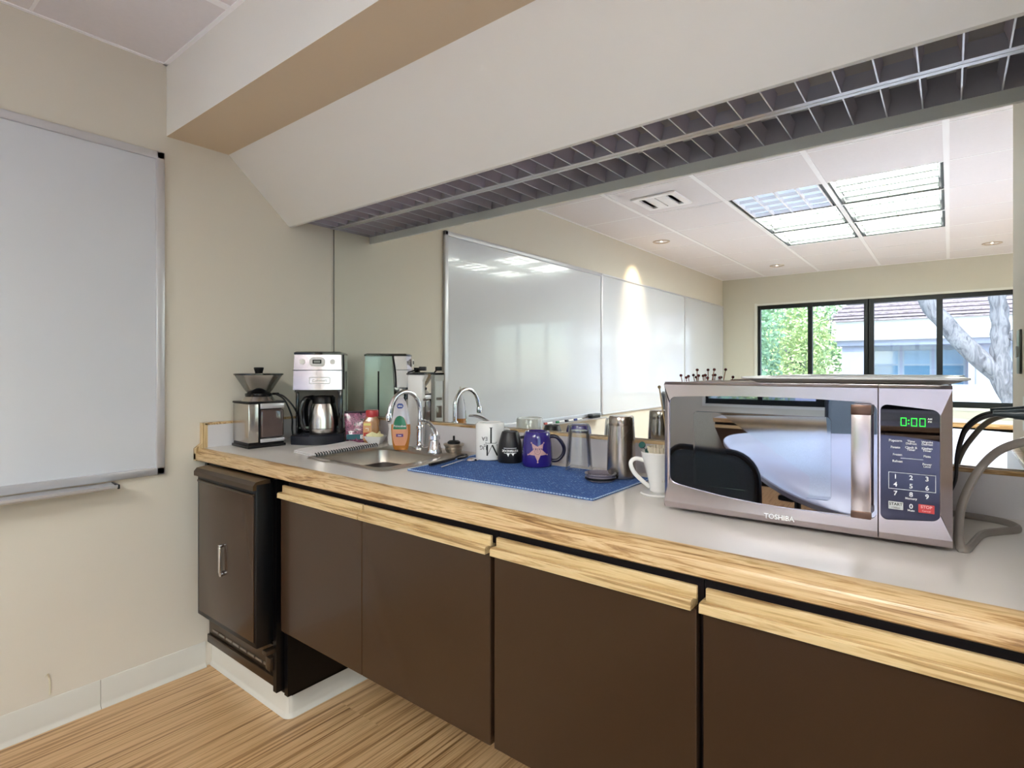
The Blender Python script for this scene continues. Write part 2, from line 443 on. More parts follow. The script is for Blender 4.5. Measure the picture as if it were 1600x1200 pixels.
nm = {(0, 0): 'unlit blue-grey ceiling fixture, the one dark cell of the light block nearest the vent',
      (0, 1): 'lit ceiling fixture beside the vent side edge, between the unlit cell and the far one',
      (0, 2): 'lit ceiling fixture at the far corner of the light block on the vent side',
      (1, 0): 'lit ceiling fixture beside the unlit one, nearest the mirror',
      (1, 1): 'lit ceiling fixture in the middle of the row away from the vent',
      (1, 2): 'lit ceiling fixture at the far end of the row away from the vent'}
for n_, c in enumerate(fixcells):
    k = n_ // 3; j = n_ % 3
    if k < 2: troffer(*c, (k, j) != (0, 0), nm[(k, j)], 'block of six ceiling lights')
    else: troffer(*c, True, 'unseen ceiling fixture added to light the right side of the room', 'added block of unseen ceiling lights')  # out-of-view fixtures, added to brighten the room
# air vent
t = thing('air_vent', 'white square ceiling air vent with dark slots beside the light block', 'air vent', (.812, -2.10, CEIL))
b = B()
o1 = rrect(0, 0, .165, .165, .006, -.004, 2); o2 = rrect(0, 0, .158, .158, .006, -.012, 2); o3 = rrect(0, 0, .118, .118, .004, -.012, 2); o4 = rrect(0, 0, .118, .118, .004, .012, 2)
b.loft([o1, o2, o3, o4], False, False); b.build('vent_frame', TBAR, t)
b = B(); b.box(-.12, .12, -.12, .12, .0, .002); b.build('vent_backing', mat('vent dark interior', '35302c', .7), t, smooth=0)
for x0, x1 in ((-.075, -.006), (.004, .078)):
    b = B(); b.box(x0, x1, -.117, .117, -.013, -.001, .002); b.build('vent_louvre', TBAR, t)
# recessed can lights
cans = [((.29, -3.30), 'lit round recessed downlight nearest the left wall'),
        ((.845, -5.26), 'round recessed downlight near the window wall, left of the two there'),
        ((2.73, -5.28), 'round recessed downlight near the window wall, right of the two there')]
for (x, y), lb in cans:
    t = thing('recessed_downlight', lb, 'downlight', (x, y, CEIL), 0, 'recessed downlights')
    b = B(); b.lathe([(.078, -.001), (.075, -.006), (.060, -.006), (.056, -.001)], 32); b.build('trim_ring', mat('warm trim ring', 'c8b6a6', .3, metal=.5), t)
    b = B(); b.lathe([(.056, -.001), (.050, .015), (.046, .030), (0, .032)], 32); b.build('reflector', mat('copper reflector', 'b08a78', .2, metal=.9), t)
    b = B(); b.lathe([(0, -.001), (.030, .003), (.034, .012), (.030, .028)], 24); b.build('bulb', CANL, t)
    ld = bpy.data.lights.new('downlight', 'SPOT'); ld.energy = 6; ld.color = (1, .74, .45); ld.spot_size = math.radians(62); ld.spot_blend = .7; ld.shadow_soft_size = .03
    lo = bpy.data.objects.new('downlight_beam', ld); COL.objects.link(lo); lo.parent = t; lo.location = (0, 0, -.012)
    lo.rotation_euler = (0, math.radians(30) if x < .5 else 0, 0)

# ------------------------------------------------------------------ whiteboards on the left wall
def whiteboard(y0, y1, label, tray=None, fr=.030, m_edge=ALU):
    z0, z1 = .815, 2.057
    t = thing('whiteboard', label, 'whiteboard', (0, y0, z0), 0, 'whiteboards along the left wall')
    L = y0-y1; H = z1-z0
    b = B(); b.box(.003, .012, -L+.006, -.006, .006, H-.006); b.build('writing_surface', WB, t, smooth=0)
    b = B()
    b.box(.001, .020, -fr, 0, 0, H, .004); b.box(.001, .020, -L, -L+fr*.45, 0, H, .003)
    b.box(.001, .020, -L, 0, 0, fr, .004); b.box(.001, .020, -L, 0, H-fr, H, .004)
    b.build('frame', WBF, t)
    if tray:
        a, c = tray; a -= y0; c -= y0
        b = B()
        b.prism([(.018, -.012), (.085, -.018), (.092, -.012), (.092, -.004), (.088, -.004), (.084, -.011), (.018, -.004)], c, a, 'y')
        for v in b.bm.verts: pass
        b.build('pen_tray', ALU, t)
        b = B(); b.box(.018, .093, a-.001, a+.006, -.019, -.003, .002); b.build('tray_end_cap', BLK, t)
    return t
whiteboard(-.755, -2.668, 'large whiteboard nearest the counter, with a pen tray below it', (-.93, -2.62))
whiteboard(-2.668, -4.592, 'middle whiteboard on the left wall, seen in the mirror', None, .016)
whiteboard(-4.592, -5.953, 'far whiteboard ending in the corner by the window wall', None, .016)
mk = [(-1.55, 'e8a8a0', 'pale pink marker'), (-1.68, 'c8322c', 'red marker'), (-1.80, 'b9483c', 'brick red marker'), (-1.96, '1f7a48', 'green marker'), (-2.09, '2c2f3a', 'black marker'), (-2.22, '3d4a8a', 'blue marker')]
for y, c, lb in mk:
    t = thing('dry_erase_marker', lb+' lying on the whiteboard pen tray', 'marker', (.055, y, .8155), 0, 'markers on the pen tray')
    b = B(); b.tube([(0, -.04, 0), (0, .03, 0)], .008, 12, smooth_pts=False); b.build('barrel', WHP, t)
    b = B(); b.tube([(0, .03, 0), (0, .062, 0)], .0085, 12, smooth_pts=False); b.build('cap', mat('ink '+lb, c, .4), t)
t = thing('whiteboard_eraser', 'dark grey felt eraser at the far end of the whiteboard pen tray', 'eraser', (.055, -2.47, .8095))
b = B(); b.box(-.022, .022, -.065, .065, 0, .018, .002); b.build('felt', mat('dark felt', '26282c', .9), t)
b = B(); b.box(-.024, .024, -.067, .067, .018, .036, .006); b.build('back', mat('grey plastic', '6e7276', .5), t)

# ------------------------------------------------------------------ counter
CX1 = XS-.004
t = thing('countertop', 'long grey laminate worktop with oak front edge and low backsplash', 'countertop', (0, 0, CT))
b = B()
hx0, hx1, hy0, hy1 = .603, .998, -.490, -.082
b.box(.003, hx0, -.615, -.003, -.038, 0); b.box(hx1, CX1, -.615, -.003, -.038, 0)
b.box(hx0, hx1, hy1, -.003, -.038, 0); b.box(hx0, hx1, -.615, hy0, -.038, 0)
b.build('worktop', LAM, t, smooth=0)
b = B()
b.prism([(-.615, 0), (-.620, .0005), (-.640, -.012), (-.646, -.020), (-.646, -.043), (-.640, -.047), (-.615, -.047)], .003, CX1, 'x')
b.build('oak_front_edge', OAK, t, smooth=50)
b = B(); b.box(.02, CX1, -.021, -.003, 0, .092); b.box(.003, .021, -.600, -.003, 0, .092); b.box(CX1-.018, CX1, -.60, -.003, 0, .092)
b.build('backsplash', SPL, t, smooth=0)
b = B(); b.box(.021, CX1-.018, -.0225, -.003, .092, .102, .0015); b.box(.003, .0225, -.612, -.003, .092, .102, .0015)
b.box(CX1-.0195, CX1, -.61, -.003, .092, .102, .0015)
b.prism([(-.646, -.048), (-.600, -.048), (-.600, .102), (-.622, .102), (-.622, .02), (-.646, 0)], .002, .0225, 'x', 1)
b.build('oak_splash_cap', [OAK, OAKV], t)
# ------------------------------------------------------------------ wall hung cabinets
ZB, ZD = .340, .790
def cabinet(x0, x1, doors, label):
    t = thing('base_cabinet', label, 'cabinet', (x0, 0, ZB), 0, 'cabinets hung under the counter')
    w = x1-x0; H = .852-ZB
    b = B(); b.box(.0, w, -.600, -.004, .004, H); b.build('carcass', DARK, t, smooth=0)
    for a, c in doors:
        a -= x0; c -= x0
        b = B(); b.box(a, c, -.628, -.602, 0, ZD-ZB, .0015, 1); d = b.build('door', DOOR, t)
        b = B()
        b.box(a+.004, c+.0, -.626, -.617, ZD-ZB+.0165, ZD-ZB+.041, .002); b.build('door_pull_rail', OAKL, d)
        b = B()
        b.prism([(-.640, ZD-ZB), (-.602, ZD-ZB), (-.602, ZD-ZB+.0175), (-.636, ZD-ZB+.0175), (-.640, ZD-ZB+.014)], a-.003, c-.006, 'x')
        b.build('finger_pull', OAKL, d)
    return t
cabinet(.640, 1.572, [(.640, 1.081), (1.083, 1.568)], 'double-door dark cabinet under the sink with oak pull rails')
cabinet(1.574, 2.060, [(1.580, 2.056)], 'single-door dark cabinet between the sink cabinet and the one below the microwave')
cabinet(2.062, CX1, [(2.068, CX1-.002)], 'dark cabinet at the right end below the microwave')

# ------------------------------------------------------------------ refrigerator in its recess on a plinth
S('trim_3', CARC, [(.003, .02, -.585, -.004, .102, .845), (.612, .634, -.600, -.004, .102, .845), (.003, .634, -.585, -.004, .100, .106)])
b = B(); b.box(.0, .590, -.567, -.004, 0, .100)
b.box(0, .590, -.570, -.567, .0, .101)
struct(b.build('trim_4', COVE, smooth=0))
b = B()
# cove wrapped round the plinth: one continuous swept profile with a rounded outer corner
prof = [(0, .0005), (.014, .0005), (.0125, .004), (.006, .010), (.004, .018), (.004, .1005), (.002, .104), (0, .104)]
path = [((0.001, -.571), (0, -1))]+[((.575+.016*math.sin(a), -.555-.016*math.cos(a)), (math.sin(a), -math.cos(a))) for a in [i*PI/16 for i in range(9)]]+[((.591, -.01), (1, 0))]
b.loft([[(p[0]+n[0]*o, p[1]+n[1]*o, z) for o, z in prof] for p, n in path])
struct(b.build('baseboard_plinth', COVE))
t = thing('mini_refrigerator', 'black compact refrigerator built in below the left end of the counter', 'refrigerator', (0, 0, .106))
z0 = .106
b = B(); b.box(.055, .608, -.600, -.03, 0.0, .835-z0, .003); b.box(.055, .075, -.624, -.60, .20-z0+.06, .845-z0); b.box(.590, .611, -.628, -.60, .120-z0, .845-z0)
b.box(.055, .60, -.618, -.598, .845-z0-.03, .85-z0)
b.build('body', CARC, t)
b = B()
dx0, dx1, dz0, dz1 = .142, .592, .285-z0, .838-z0
b.box(dx0, dx1, -.688, -.632, dz0, dz1, .005); d = b.build('door', BLK, t)
b = B(); b.box(dx0+.022, dx1-.012, -.6915, -.688, dz0+.02, dz1-.045, .001); b.build('door_panel', DOOR, d)
b = B(); b.prism([(-.700, dz1-.022), (-.700, dz1-.006), (-.690, dz1+.006), (-.660, dz1+.010), (-.640, dz1+.010), (-.640, dz1-.004), (-.688, dz1-.004), (-.688, dz1-.022)], dx0-.002, dx1+.002, 'x')
b.build('top_rail', BRZ, d)
b = B(); b.box(dx0+.015, dx1-.008, -.696, -.688, dz1-.044, dz1-.036, .002); b.build('panel_trim', BRZ, d)
b = B(); hx = .360
b.box(hx-.006, hx+.006, -.706, -.700, .492-z0, .590-z0, .002)
b.box(hx-.006, hx+.006, -.706, -.692, .584-z0, .594-z0, .002); b.lathe([(0, -.004), (.009, -.004), (.009, .004), (0, .004)], 16, M=Matrix.Translation((hx, -.698, .488-z0)) @ Matrix.Rotation(PI/2, 4, 'X'))
b.box(hx-.003, hx+.003, -.704, -.692, .486-z0, .498-z0, .001)
hnd = b.build('handle', CHROME, d); hnd['label'] = 'small chrome handle'
b = B(); b.box(dx0+.01, dx1-.01, -.632, -.615, dz0+.008, dz1-.008); b.build('gasket', mat('door gasket', '050505', .6), d, smooth=0)
b = B()
b.box(.07, .590, -.612, -.600, .125-z0, .275-z0); b.box(.07, .590, -.622, -.612, .235-z0, .272-z0, .002); b.box(.07, .590, -.622, -.612, .130-z0, .162-z0, .002)
b.box(.56, .590, -.640, -.612, .19-z0, .235-z0, .003); b.box(.575, .604, -.660, -.612, .255-z0, .27-z0, .003)
b.build('kick_grille', BRZ, t)
b = B()
for i in range(8): b.box(.10+i*.057, .145+i*.057, -.615, -.611, .178-z0, .186-z0)
b.build('hinge_bracket', mat('dull metal', '9a948c', .4, metal=.8), t, smooth=0)

# ------------------------------------------------------------------ sink
t = thing('sink', 'small stainless steel drop-in bar sink in the worktop', 'sink', (.800, -.285, CT))
b = B()
oc = (.006, -.0); bc = (-.003, -.045)
loops = [rrect(0, 0, .222, .222, .03, .0006), rrect(0, 0, .220, .220, .03, .004), rrect(0, 0, .212, .212, .03, .0045),
         rrect(bc[0], bc[1], .178, .148, .045, .0035), rrect(bc[0], bc[1], .172, .142, .042, -.001), rrect(bc[0], bc[1], .168, .138, .045, -.10), rrect(bc[0], bc[1], .145, .115, .05, -.128), rrect(bc[0], bc[1], .03, .03, .028, -.132)]
b.loft(loops, False, False)
b.build('basin', SINKM, t, smooth=50)
b = B(); b.lathe([(0, -.131), (.040, -.131), (.043, -.129), (.043, -.131)], 24, (bc[0], bc[1], 0)); b.build('drain', CHROME, t)
# faucet
t = thing('faucet', 'chrome gooseneck faucet standing behind the sink', 'faucet', (.742, -.100, CT+.005))
b = B(); b.lathe([(0, 0), (.030, 0), (.030, .005), (.016, .012), (.013, .02), (.012, .075), (.0145, .078), (.0145, .088), (.012, .092), (0, .092)], 28); b.build('base', CHROME, t)
b = B(); pts = [(0, 0, .08), (0, 0, .15)]+[(0, -.075+.075*math.cos(a), .15+.078*math.sin(a)) for a in [i*PI/10 for i in range(1, 10)]]+[(0, -.152, .155), (0, -.155, .140)]
b.tube(pts, .0085, 14); b.build('spout', CHROME, t)
b = B(); b.lathe([(0, .118), (.010, .118), (.0115, .122), (.0115, .142), (.009, .148), (0, .148)], 20, (0, -.156, 0)); b.build('aerator', CHROME, t)
b = B(); b.lathe([(0, 0), (.028, 0), (.028, .004), (.024, .02), (.020, .04), (.018, .048), (.022, .052), (.021, .066), (.012, .076), (0, .078)], 28, (.138, -.050, 0)); hb = b.build('valve_body', CHROME, t)
b = B(); b.tube([(.138+x, -.050+y, z) for x, y, z in ((.018, -.012, .050), (.014, -.010, .078), (-.016, -.004, .104), (-.056, .004, .116), (-.090, .010, .116))], lambda u: .012-.005*u, 10, flat=.75)
b.build('lever', CHROME, hb)
# sink strainer basket
t = thing('sink_strainer', 'steel sink strainer with a black rubber stopper, right of the faucet handle', 'strainer', (.925, -.093, CT+.0048))
b = B(); b.lathe([(0, 0), (.028, 0), (.030, .004), (.033, .010), (.030, .012), (.034, .016), (.031, .019), (.038, .026), (.040, .032), (.036, .034), (0, .032)], 32); b.build('basket', SINKM, t)
b = B(); b.lathe([(0, .032), (.024, .033), (.024, .040), (.018, .044), (.004, .046), (.004, .062), (0, .063)], 24); b.build('stopper', BLK, t)

# ------------------------------------------------------------------ coffee grinder
t = thing('coffee_grinder', 'silver burr coffee grinder with a clear hopper, at the left end of the counter', 'coffee grinder', (.125, -.440, CT), math.radians(86))
b = B(); b.box(-.078, .078, -.082, .082, .0, .012, .003); b.box(-.072, .072, -.074, .074, .012, .022); b.build('base', BLK, t)
b = B(); b.box(-.074, -.032, -.078, .078, .022, .180, .004); sp = b.build('side_panel', STEEL, t)
b = B(); b.box(-.031, .074, -.050, .078, .022, .180, .004); b.box(-.034, -.028, -.079, .07, .02, .18); b.build('body', BLK, t)
b = B(); b.box(-.028, .074, -.080, .05, .158, .181, .005); b.build('front_trim', mat('silver plastic', 'cfcdd0', .3, metal=.5), t); b = B(); b.box(-.028, .074, -.080, .05, .020, .036, .004); b.build('front_trim', bpy.data.materials['silver plastic'], t)
b = B(); b.box(-.027, .073, -.078, .045, .038, .156, .010, 3); b.build('grounds_chamber', mat('smoky brown chamber', '574845', .1, coat=.5, noise=.2, nscale=12), t)
b = B(); b.box(-.076, .076, -.080, .080, .180, .188, .003); b.build('top_edge', BLK, t)
b = B(); b.lathe([(.066, .188), (.052, .206), (.050, .209), (0, .209)], 32); b.build('collar', STEEL, t)
b = B(); b.lathe([(0, .207), (.052, .207), (.053, .210), (.053, .219), (.048, .222), (0, .222)], 32); b.box(.04, .085, -.006, .006, .210, .220, .003); b.build('grind_ring', BLKG, t)
b = B(); b.lathe([(.044, .221), (.055, .235), (.092, .296), (.0905, .2965), (.053, .236), (.042, .222)], 40, close=True); hp = b.build('hopper', HOPP, t)
b = B(); b.lathe([(0, .222), (.035, .222), (.026, .232), (.010, .240), (0, .241)], 24); b.build('burr_cover', BLK, hp)
b = B(); b.lathe([(0, .296), (.096, .296), (.096, .302), (.088, .304), (0, .304)], 40); ld = b.build('lid', BLKG, t)
b = B(); b.lathe([(0, .304), (.014, .304), (.020, .325), (.018, .328), (0, .328)], 24); b.build('knob', BLK, ld)
b = B()
b.tube([(.160, -.385, CT+.215), (.185, -.36, CT+.19), (.20, -.335, CT+.12), (.195, -.33, CT+.06), (.205, -.325, CT+.02), (.23, -.30, CT+.006), (.245, -.275, CT+.006)], .0036, 8)
b.tube([(.160, -.385, CT+.216), (.19, -.365, CT+.205), (.215, -.335, CT+.16), (.20, -.30, CT+.10), (.14, -.27, CT+.05)], .0036, 8)
tag(b.build('power_cord', BLK), 'thin black power cord looping between the coffee grinder and the coffee maker', 'cord')

# ------------------------------------------------------------------ coffee maker
t = thing('coffee_maker', 'tall stainless and black drip coffee maker in the counter corner', 'coffee maker', (.203, -.195, CT), math.radians(48))
b = B()
def dshape(hw, y0, y1, z, bulge=.02, n=10):
    pts = [(hw, y1, z), (-hw, y1, z), (-hw, y0, z)]
    for i in range(1, n): 
        u = i/n; pts.append((-hw+2*hw*u, y0-bulge*math.sin(PI*u), z))
    pts.append((hw, y0, z)); return pts
b.loft([dshape(.106, -.105, .11, 0, .04), dshape(.108, -.105, .11, .006, .041), dshape(.108, -.105, .11, .036, .041), dshape(.102, -.10, .11, .043, .038)])
b.build('base', mat('dark satin base', '22242c', .25, coat=.2), t)
b = B(); b.box(-.099, .099, -.030, .110, .043, .075, .003); b.box(-.098, .098, -.038, -.029, .07, .235); b.box(.082, .100, -.088, -.028, .043, .235, .004); b.box(-.100, -.088, -.05, -.028, .043, .235, .004)
b.box(-.096, .096, -.085, .0, .222, .236)
b.build('body', BLKG, t)
b = B()
b.loft([dshape(.100, -.098, -.035, .232, .012), dshape(.099, -.094, -.030, .31, .012), dshape(.096, -.088, -.022, .383, .012)])
b.build('brew_head', STEELH, t)
b = B(); b.box(-.1, .1, -.1075, -.04, .3155, .3175); b.build('seam', BLK, t, smooth=0)
b = B()
b.loft([[(x, y, z) for x, y in ((-.1005, -.030), (.1005, -.030), (.1005, .112), (-.1005, .112))] for z in (.06, .24)]+[[(x, y, .383) for x, y in ((-.096, -.020), (.096, -.020), (.096, .108), (-.096, .108))]])
b.build('water_tank', mat('translucent green-grey tank', 'ccdfd2', .08, coat=.6, noise=.15, nscale=5), t)
for sx in (1, -1):
    b = B(); b.tube([(sx*.100, -.040, .232), (sx*.0995, -.036, .31), (sx*.096, -.024, .385)], .0045, 8); b.build('tank_trim', BLK, t)
    b = B(); b.box(sx*.1005-.002, sx*.1005+.002, .040, .047, .09, .31); b.build('level_gauge', BLK, t, smooth=0)
b = B(); b.loft([dshape(.098, -.090, .112, .383, .013), dshape(.098, -.090, .112, .391, .013), dshape(.090, -.082, .10, .396, .012)]); b.build('lid', BLKG, t)
# control panel
b = B(); b.loft([[(x, -.1085+.0008*(z-.35)/.03, z) for x, _, z in [(p[0], 0, p[1]+.352) for p in rrect(0, 0, .032, .019, .016, 0)]], [(p[0], -.1115, p[1]+.352) for p in rrect(0, 0, .030, .017, .015, 0)]])
cp = b.build('control_panel', WHP, t)
b = B(); b.box(-.018, .018, -.1135, -.111, .344, .361, .002); b.build('display_frame', BLK, cp)
b = B(); b.box(-.013, .013, -.1142, -.1132, .348, .357); b.build('display', mat('grey lcd', '9aa09a', .2), cp, smooth=0)
for x in (-.062, .062):
    b = B(); b.lathe([(0, -.008), (.010, -.006), (.011, 0), (0, 0)], 20, M=Matrix.Translation((x, -.102 if 1 else 0, .352)) @ Matrix.Rotation(-PI/2, 4, 'X') @ Matrix.Scale(-1, 4, (0, 0, 1))); b.build('knob', WHITE, t)
b = B(); R = [(p[0]+.01, -.1085, p[1]+.272) for p in rrect(0, 0, .042, .013, .005, 0)]
b.tube([R[i] for i in range(len(R))]+[R[0]], .0013, 6, smooth_pts=False)
add_text(b, 'Cuisinart', .017, lambda x, y, z: (x+.01, -.1090-z, y+.272), .001)
b.build('badge', mat('pale badge', 'd9d5d2', .3, metal=.4), t)
# carafe
c = thing('thermal_carafe', 'stainless thermal carafe with black lid and handle inside the coffee maker', 'carafe', (0, 0, 0))
c.location = Vector((.203, -.195, CT+.0435))+Matrix.Rotation(math.radians(48), 3, 'Z') @ Vector((.016, -.066, 0)); c.rotation_euler = (0, 0, math.radians(48))
b = B(); b.lathe([(0, 0), (.056, 0), (.058, .004), (.058, .022), (.0595, .024), (.058, .06), (.050, .110), (.044, .128), (0, .128)], 40); b.build('flask', STEEL, c)
b = B(); b.lathe([(0, .128), (.044, .128), (.043, .150), (.036, .160), (0, .162)], 32); b.build('carafe_lid', BLK, c)
b = B(); b.tube([(-.040, -.005, .150), (-.068, -.025, .150), (-.086, -.034, .11), (-.085, -.034, .06), (-.072, -.028, .018), (-.05, -.02, .012)], .011, 12, flat=.8); b.build('handle', BLKG, c)

# ------------------------------------------------------------------ snack pouch, jars, bowl, creamer, tall appliance
t = thing('foil_pouch', 'shiny dark purple and pink foil coffee pouch beside the coffee maker', 'pouch', (.362, -.125, CT), math.radians(50))
def pillow(b, w0, w1, dpt, h, n=10, m=12, mi=0):
    loops = []
    for k in range(m+1):
        u = k/m; hw = (w0+(w1-w0)*u)/2; d = dpt*(1-u**2.2)*(.75+.25*math.sin(PI*min(1, u*2+.2)))/2+.0012
        L = []
        for i in range(n*2):
            a = 2*PI*i/(n*2); wob = .0018*math.sin(9*u+3*math.cos(a)*4)
            ca, sa = math.cos(a), math.sin(a)
            L.append((hw*(abs(ca)**.6)*(1 if ca >= 0 else -1), (d+wob*(1-u))*(abs(sa)**.8)*(1 if sa >= 0 else -1), .001+h*u))
        loops.append(L)
    b.loft(loops)
FOIL = ramp_mat('printed foil', [(.34, '1c1018'), (.44, '4a2036'), (.52, 'b86a8c'), (.56, '3a1a2c'), (.66, 'd88fb0'), (.74, '5a2c40')], (40, 40, 55), .9, .18, 4, 1.2, .3, .5)
b = B(); pillow(b, .088, .104, .055, .128, 12, 14); b.build('pouch_body', FOIL, t)
b = B(); b.box(-.051, .051, -.0015, .0015, .127, .137, .0008); b.build('top_seal', mat('foil seal', '2a2026', .3, metal=.6), t)
def decal(b, pts, y, mi=0, th=.0012): b.prism(pts, y, y+th, 'y', mi)
b = B(); decal(b, [(.006+.022*math.cos(a), .106+.017*math.sin(a)) for a in [i*PI/10 for i in range(20)]], -.0235); q = b.build('round_emblem', mat('peach print', 'd98a6a', .4), t); q.rotation_euler = (math.radians(-9), 0, 0); q.location = (0, .003, 0)
b = B(); b.prism([(-.040, .016), (.034, .016), (.038, .038), (-.040, .038)], -.0292, -.026, 'y'); b.build('lower_band', mat('teal print', '2c6470', .3), t)
b = B(); b.box(.018, .032, -.0305, -.0285, .019, .035); add_text(b, '2', .014, lambda x, y, z: (x+.025, -.0309-z, y+.027), .0006, 1, True); b.build('size_mark', [INKW, INK], t, smooth=0)
t = thing('spice_jar', 'square jar of brown spice with a red lid and yellow label', 'spice jar', (.432, -.095, CT), math.radians(40))
b = B(); b.loft([rrect(0, 0, .030, .026, .010, .0005), rrect(0, 0, .032, .028, .011, .004), rrect(0, 0, .032, .028, .011, .098), rrect(0, 0, .024, .022, .012, .112), rrect(0, 0, .024, .022, .012, .116)])
b.build('jar_body', mat('brown ground spice', 'a97c54', .12, noise=.12, nscale=200, coat=.6), t)
b = B(); b.lathe([(0, .114), (.026, .114), (.027, .117), (.027, .140), (.025, .143), (0, .143)], 28); b.build('lid', mat('red plastic lid', 'c23a3e', .3, coat=.3), t)
b = B(); b.box(-.0322, .004, -.0295, -.0275, .014, .094, .0008); lb = b.build('label_band', mat('ochre label', 'd8a071', .45), t)
b = B(); b.box(-.030, .0, -.0300, -.0290, .078, .088); lb2 = b.build('label_stripe', mat('yellow label stripe', 'e6dc86', .45), lb, smooth=0)
b = B(); b.box(-.030, .0, -.0300, -.0290, .026, .048); b.build('label_picture', mat('red label print', 'b23c34', .45), lb, smooth=0)
b = B(); b.tube([(-.022, -.0301, .066), (-.010, -.0301, .066), (-.010, -.0301, .056)], .0012, 6, smooth_pts=False); b.build('label_mark', INKW, lb)
# sugar bowl with packets
t = thing('square_bowl', 'small white square bowl holding sweetener packets, behind the sink', 'bowl', (.478, -.112, CT), math.radians(30))
b = B(); b.loft([rrect(0, 0, .020, .020, .004, .0), rrect(0, 0, .023, .023, .005, .003), rrect(0, 0, .040, .040, .006, .036), rrect(0, 0, .037, .037, .006, .036), rrect(0, 0, .021, .021, .004, .006), rrect(0, 0, .019, .019, .003, .005)], True, True); b.build('bowl_body', WHITE, t)
PK = mat('yellow paper packet', 'e9e2b4', .6, noise=.1, nscale=90)
for i, (x, y, a, ti) in enumerate(((-.012, 0, .3, .5), (.008, .006, -.5, -.4), (.012, -.008, 1.2, .6), (-.004, .012, 2.2, .3), (0, -.012, .9, -.6))):
    b = B(); pillow(b, .030, .030, .006, .042, 6, 6)
    o = b.build('sweetener_packet', PK)
    o.matrix_world = Matrix.Translation((.478+x, -.112+y, CT+.010)) @ Matrix.Rotation(a, 4, 'Z') @ Matrix.Rotation(ti*.6, 4, 'X') @ Matrix.Rotation(ti*.7, 4, 'Y')
    tag(o, 'yellow paper sweetener packet '+['lying at the back left of', 'leaning at the back right of', 'leaning at the front right of', 'standing at the far back of', 'leaning at the very front of'][i]+' the white square bowl', 'sweetener packet', 'packets in the square bowl')
# creamer pitcher behind the soap bottle
t = thing('creamer_pitcher', 'small white pitcher half hidden behind the dish soap bottle', 'pitcher', (.566, -.080, CT), math.radians(140))
t.scale = (.85, .85, .85)
b = B(); b.lathe([(0, 0), (.030, 0), (.036, .01), (.038, .04), (.032, .085), (.036, .108), (.0335, .108), (.029, .085), (.035, .04), (.033, .012), (0, .006)], 32, sx=1, sy=.95); b.build('pitcher_body', WHITE, t)
b = B(); b.tube([(-.031, 0, .088), (-.052, 0, .080), (-.056, 0, .05), (-.036, 0, .028)], .0045, 8); b.build('handle', WHITE, t)
# tall narrow white appliance
t = thing('countertop_appliance', 'tall narrow white countertop appliance with a black lever on top, against the mirror', 'appliance', (.672, -.060, CT), math.radians(28))
b = B(); b.box(-.028, .036, -.018, .018, .0, .298, .005, 3); b.build('body', WHP, t)
b = B(); b.prism([(-.032, .298), (.048, .298), (.042, .304), (-.032, .304)], -.020, .020, 'y'); b.build('top_plate', BLK, t)
b = B(); b.tube([(-.034, 0, .306), (.0, 0, .317), (.026, 0, .325)], .0032, 8, smooth_pts=False); b.box(.018, .044, -.012, .012, .314, .331, .002); b.build('lever', BLK, t)
b = B(); b.prism([(.036, .27), (.048, .296), (.036, .296)], -.02, .02, 'y'); b.build('front_lip', WHP, t)
b = B(); b.box(.036, .040, -.012, .012, .115, .165, .001); b.box(.036, .041, -.012, .012, .19, .20, .001); b.build('side_button', STEELD, t)

# ------------------------------------------------------------------ dish soap
t = thing('dish_soap_bottle', 'tall clear bottle of orange dish soap with a green label, in front of the faucet', 'dish soap', (.710, -.170, CT+.0045), math.radians(38))
b = B()
def soap_r(z):
    P = [(0, .026), (.006, .030), (.03, .034), (.07, .0385), (.10, .0375), (.13, .033), (.16, .028), (.185, .021), (.200, .012), (.205, .010)]
    for (a, r), (c_, r2) in zip(P, P[1:]):
        if z <= c_: return r+(r2-r)*(z-a)/(c_-a)
    return .01
zs = [0, .003, .01, .02, .035, .05, .065, .08, .10, .12, .14, .16, .175, .188, .198, .205]
def sl(z, g=0, yk=.62): r = soap_r(z)+g; return [(r*math.cos(2*PI*i/36), r*yk*math.sin(2*PI*i/36), z) for i in range(36)]
b.loft([sl(z) for z in zs if z <= .10]); b.build('soap_liquid', mat('amber dish liquid', 'd88a3c', .08, coat=.8, trans=.25), t)
b = B(); b.loft([sl(z, .0001) for z in zs if z >= .10]); b.build('bottle_top', mat('clear milky plastic', 'd6d2da', .08, coat=.8), t)
b = B(); b.lathe([(0, .205), (.012, .205), (.012, .222), (.006, .226), (.006, .238), (0, .240)], 20); b.build('cap', WHP, t)
def front_patch(b, outline, g, mi=0, n=14):
    """a label patch hugging the front of the oval bottle; outline(z)->(xl,xr) between z0,z1"""
    z0, z1, f = outline
    V = []; F = []
    for k in range(n+1):
        z = z0+(z1-z0)*k/n; r = soap_r(z)+g; xl, xr = f((z-z0)/(z1-z0))
        for j in range(9):
            x = xl+(xr-xl)*j/8; x = max(-r*.985, min(r*.985, x)); y = -r*.62*math.sqrt(max(0, 1-(x/r)**2))
            V.append((x, y-.0003, z))
    for k in range(n):
        for j in range(8): a = k*9+j; F.append((a, a+1, a+10, a+9))
    b.faces(V, F, mi)
b = B(); front_patch(b, (.018, .128, lambda u: (-.031*math.sin(PI*min(1, .12+u*.80))**.5, .031*math.sin(PI*min(1, .12+u*.80))**.5)), .0006); b.build('label_peach', mat('peach label', 'e2a07c', .35, coat=.3), t)
b = B(); front_patch(b, (.082, .135, lambda u: (-.026*(1-u**2.2)**.5, .026*(1-u**2.2)**.5)), .0012); b.build('label_green', mat('green label', '17805a', .35, coat=.3), t)
